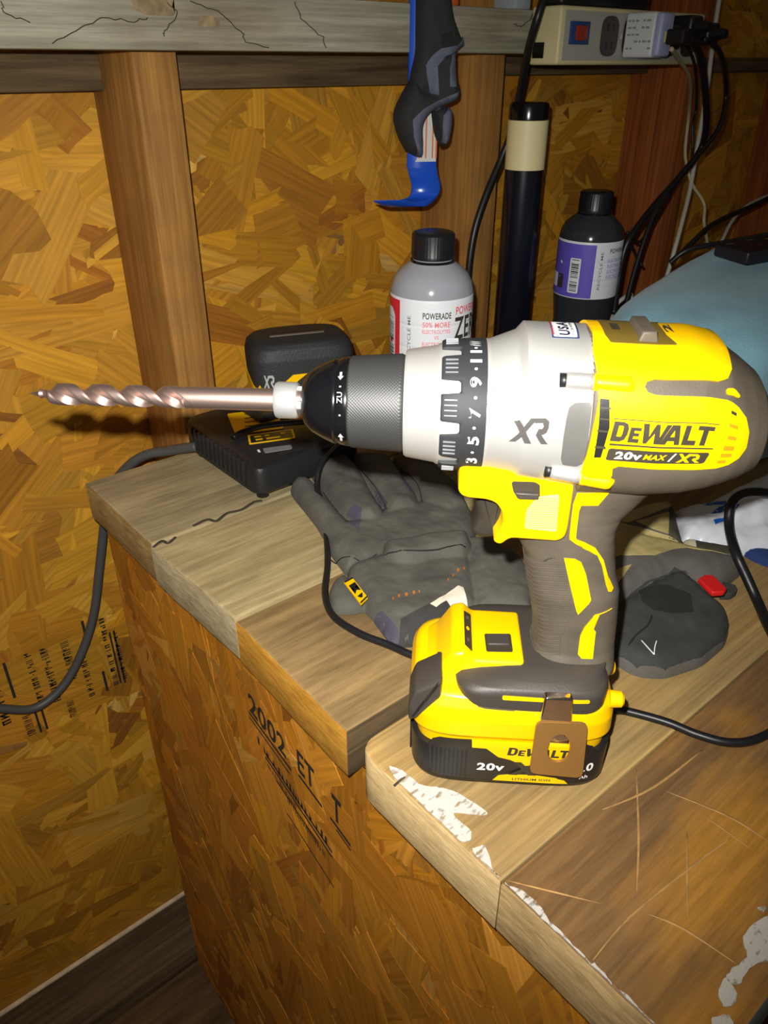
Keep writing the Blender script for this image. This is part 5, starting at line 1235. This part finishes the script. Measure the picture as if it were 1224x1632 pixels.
for k, x in enumerate((.080, .118, .156, .194, .232)):
    rc = panel('outlet', rnd([(x - .014, .008), (x + .014, .008), (x + .014, .044), (x - .014, .044)], .012, 5), sf, mat('outlet_dark', srgb(56, 50, 46), .35), PS, off=.0022, depth=.0016, step=(1, 1))
    for (a, b) in ((-.005, .034), (.005, .034), (-.005, .018), (.005, .018)):
        lettering('outlet_slot', '', (x + a - .0011, b - .0035), (x + a + .0011, b - .0035), (x + a - .0011, b + .0035), sf, M_BLACK, rc, geo=QUAD, off=.0024)
lathe('plate_screw', [(-.0405, .0028), (-.0385, .003)], M_ALU, PS, axis='y', off=(.099, 0, .026), n=16)
# ---- white adapter plugged into the strip: its broad side faces left
AD = empty('usb_adapter', (0.813, .5723, 1.155), 0, 'white cube charger plugged into the power strip', 'adapter')
box('adapter_body', (0, -.036, -.0205), (.024, 0, .0205), mat('adapter_white', srgb(212, 214, 214), .4), AD, bev=.003, seg=3)
box('adapter_end', (.0006, -.044, -.0195), (.0234, -.0355, .0195), mat('adapter_lilac', srgb(170, 176, 214), .4), AD, bev=.003, seg=3)
adf = lambda a, b, o: Vector((-o, -a, b))
rs2 = random.Random(3)
for r in range(5):
    x = .004
    while x < .031:
        w = rs2.uniform(.002, .005)
        if rs2.random() < .75: lettering('rating_marks', '', (x, .012 - r * .0062), (x + w, .012 - r * .0062), (x, .0138 - r * .0062), adf, MATS['text_grey2'], AD, geo=QUAD, off=.0002)
        x += w + .0015
# ---- black plugs and the cords going down
def plug(x, z, lab, s=1.0):
    P = empty('black_plug', (PX0 + x, .5715, 1.128 + z), 0, lab, 'plug', 'black plugs in the power strip')
    box('plug_body', (-.012 * s, -.030, -.011), (.012 * s, -.0005, .011), M_CORD, P, bev=.004, seg=3)
    lathe('strain_relief', [(-.044, .0045), (-.028, .0075)], M_CORD, P, axis='y', n=14)
    return P
plug(.156, .026, 'black plug next to the white cube charger', 1.0)
plug(.194, .036, 'upper black plug at the right end of the power strip')
plug(.232, .030, 'last black plug at the far right end of the power strip')
box_ = empty('usb_plug', (0.825, .5275, 1.153), 0, 'small black plug in the end of the white cube charger', 'plug')
box('plug_body', (-.008, -.024, -.007), (.008, -.003, .007), M_CORD, box_, bev=.002)
box('plug_tip', (-.0055, -.0035, -.0045), (.0055, -.0002, .0045), mat('plug_gold', srgb(196, 190, 120), .4), box_)
def yc(pts): return [on_y(x, y, Y) for x, y, Y in pts]
M_WC = mat('white_cord', srgb(196, 194, 182), .5)
M_WC2 = mat('cream_cord', srgb(190, 178, 138), .5)
tag(tube('cream_cord', yc([(1070, 78, .505), (1082, 95, .53), (1100, 128, .57), (1098, 180, .62), (1092, 240, .62), (1096, 270, .61), (1104, 295, .60), (1122, 325, .585), (1122, 355, .575), (1128, 390, .575)]), .0022, M_WC2, n=8), 'thin cream cord hanging from the white cube charger', 'cord')
tag(tube('white_cord', yc([(1150, -30, .62), (1146, 0, .62), (1137, 60, .62), (1127, 140, .62), (1112, 230, .61), (1100, 300, .60), (1088, 350, .585), (1076, 395, .575), (1060, 450, .575), (1040, 520, .575)]), .0030, M_WC, n=8), 'long white cord hanging straight down behind the power strip end', 'cord')
tag(tube('plug_cord', yc([(1098, 62, .53), (1116, 92, .54), (1126, 180, .56), (1118, 235, .58), (1085, 280, .57), (1045, 325, .56), (1010, 370, .55), (995, 400, .55), (985, 450, .55), (978, 500, .54)]), .0042, M_CORD, n=10), 'thick black cord falling from the strip behind the purple bottle', 'cord')
tag(tube('plug_cord', yc([(1122, 62, .53), (1148, 86, .54), (1157, 150, .57), (1145, 205, .55), (1110, 250, .545), (1060, 310, .54), (1035, 360, .535), (1012, 430, .53), (1000, 475, .525), (992, 505, .52)]), .0030, M_CORD, n=10), 'black cord swinging out right before crossing the others', 'cord')
tag(tube('plug_cord', yc([(1086, 66, .53), (1106, 100, .56), (1110, 165, .60), (1104, 200, .60), (1102, 255, .59), (1080, 290, .58), (1050, 340, .565), (1020, 385, .56), (1000, 370, .56), (1010, 400, .56), (1024, 425, .55)]), .0018, M_CORD, n=8), 'thin glossy black cord between the white cords', 'cord')
tag(tube('wall_cord', yc([(872, -20, .57), (856, 30, .57), (842, 80, .585), (828, 150, .61), (815, 210, .62), (798, 255, .625), (775, 310, .625), (757, 365, .625), (748, 420, .625), (746, 470, .625), (750, 520, .62)]), .0040, M_CORD, n=10), 'black cord hanging between the pry bar and the black tube', 'cord')
tag(tube('lamp_cord', yc([(1240, 308, .60), (1200, 328, .59), (1160, 345, .57), (1130, 362, .55), (1105, 385, .54), (1085, 405, .54)]), .0036, M_CORD, n=8), 'black cord running down onto the back of the blue towel', 'cord')
tag(tube('lamp_cord', yc([(1250, 305, .62), (1224, 312, .62), (1195, 325, .61), (1175, 342, .60), (1162, 360, .59), (1150, 385, .58)]), .0026, M_WC, n=8), 'white cord emerging at the right edge above the towel', 'cord')
# bundle of pale folded cord behind the purple bottle
for k, (x0, y0, x1, y1) in enumerate(((990, 440, 1000, 462), (978, 480, 1004, 470), (972, 492, 1000, 484), (970, 506, 992, 500))):
    pass
tag(tube('coiled_cord', path_z([(985, 520, .84), (965, 505, .85), (990, 478, .87), (1006, 470, .87), (996, 492, .855), (970, 512, .845), (985, 528, .835), (1002, 520, .84), (1000, 500, .85), (975, 500, .855)]), .0028, M_WC, n=8), 'pale coiled cord lying between the purple bottle and the towel', 'cord')
# ---- odds and ends along the ledge top, seen at the very edge of the picture
tag(prism('orange_offcut', rnd([(0.603, .620), (0.613, .620), (0.613, .640), (0.603, .640)], .002, 2), 1.1765, 1.20, mat('orange_thing', srgb(190, 84, 30), .6), None, axes='uv', bev=.001), 'small orange piece on the ledge next to the hanging gloves', 'offcut')
tag(prism('pale_box', rnd([(0.690, .618), (0.713, .618), (0.713, .648), (0.690, .648)], .002, 2), 1.1765, 1.205, mat('pale_box', srgb(150, 160, 164), .6), None, axes='uv', bev=.001), 'pale grey box on the ledge left of the wall cord', 'box')
tag(prism('black_case', rnd([(0.715, .580), (0.86, .580), (0.88, .592), (0.88, .612), (0.715, .612)], .006, 3), 1.1795, 1.23, M_CORD, None, axes='uv', bev=.003), 'black case resting on top of the power strip', 'case')
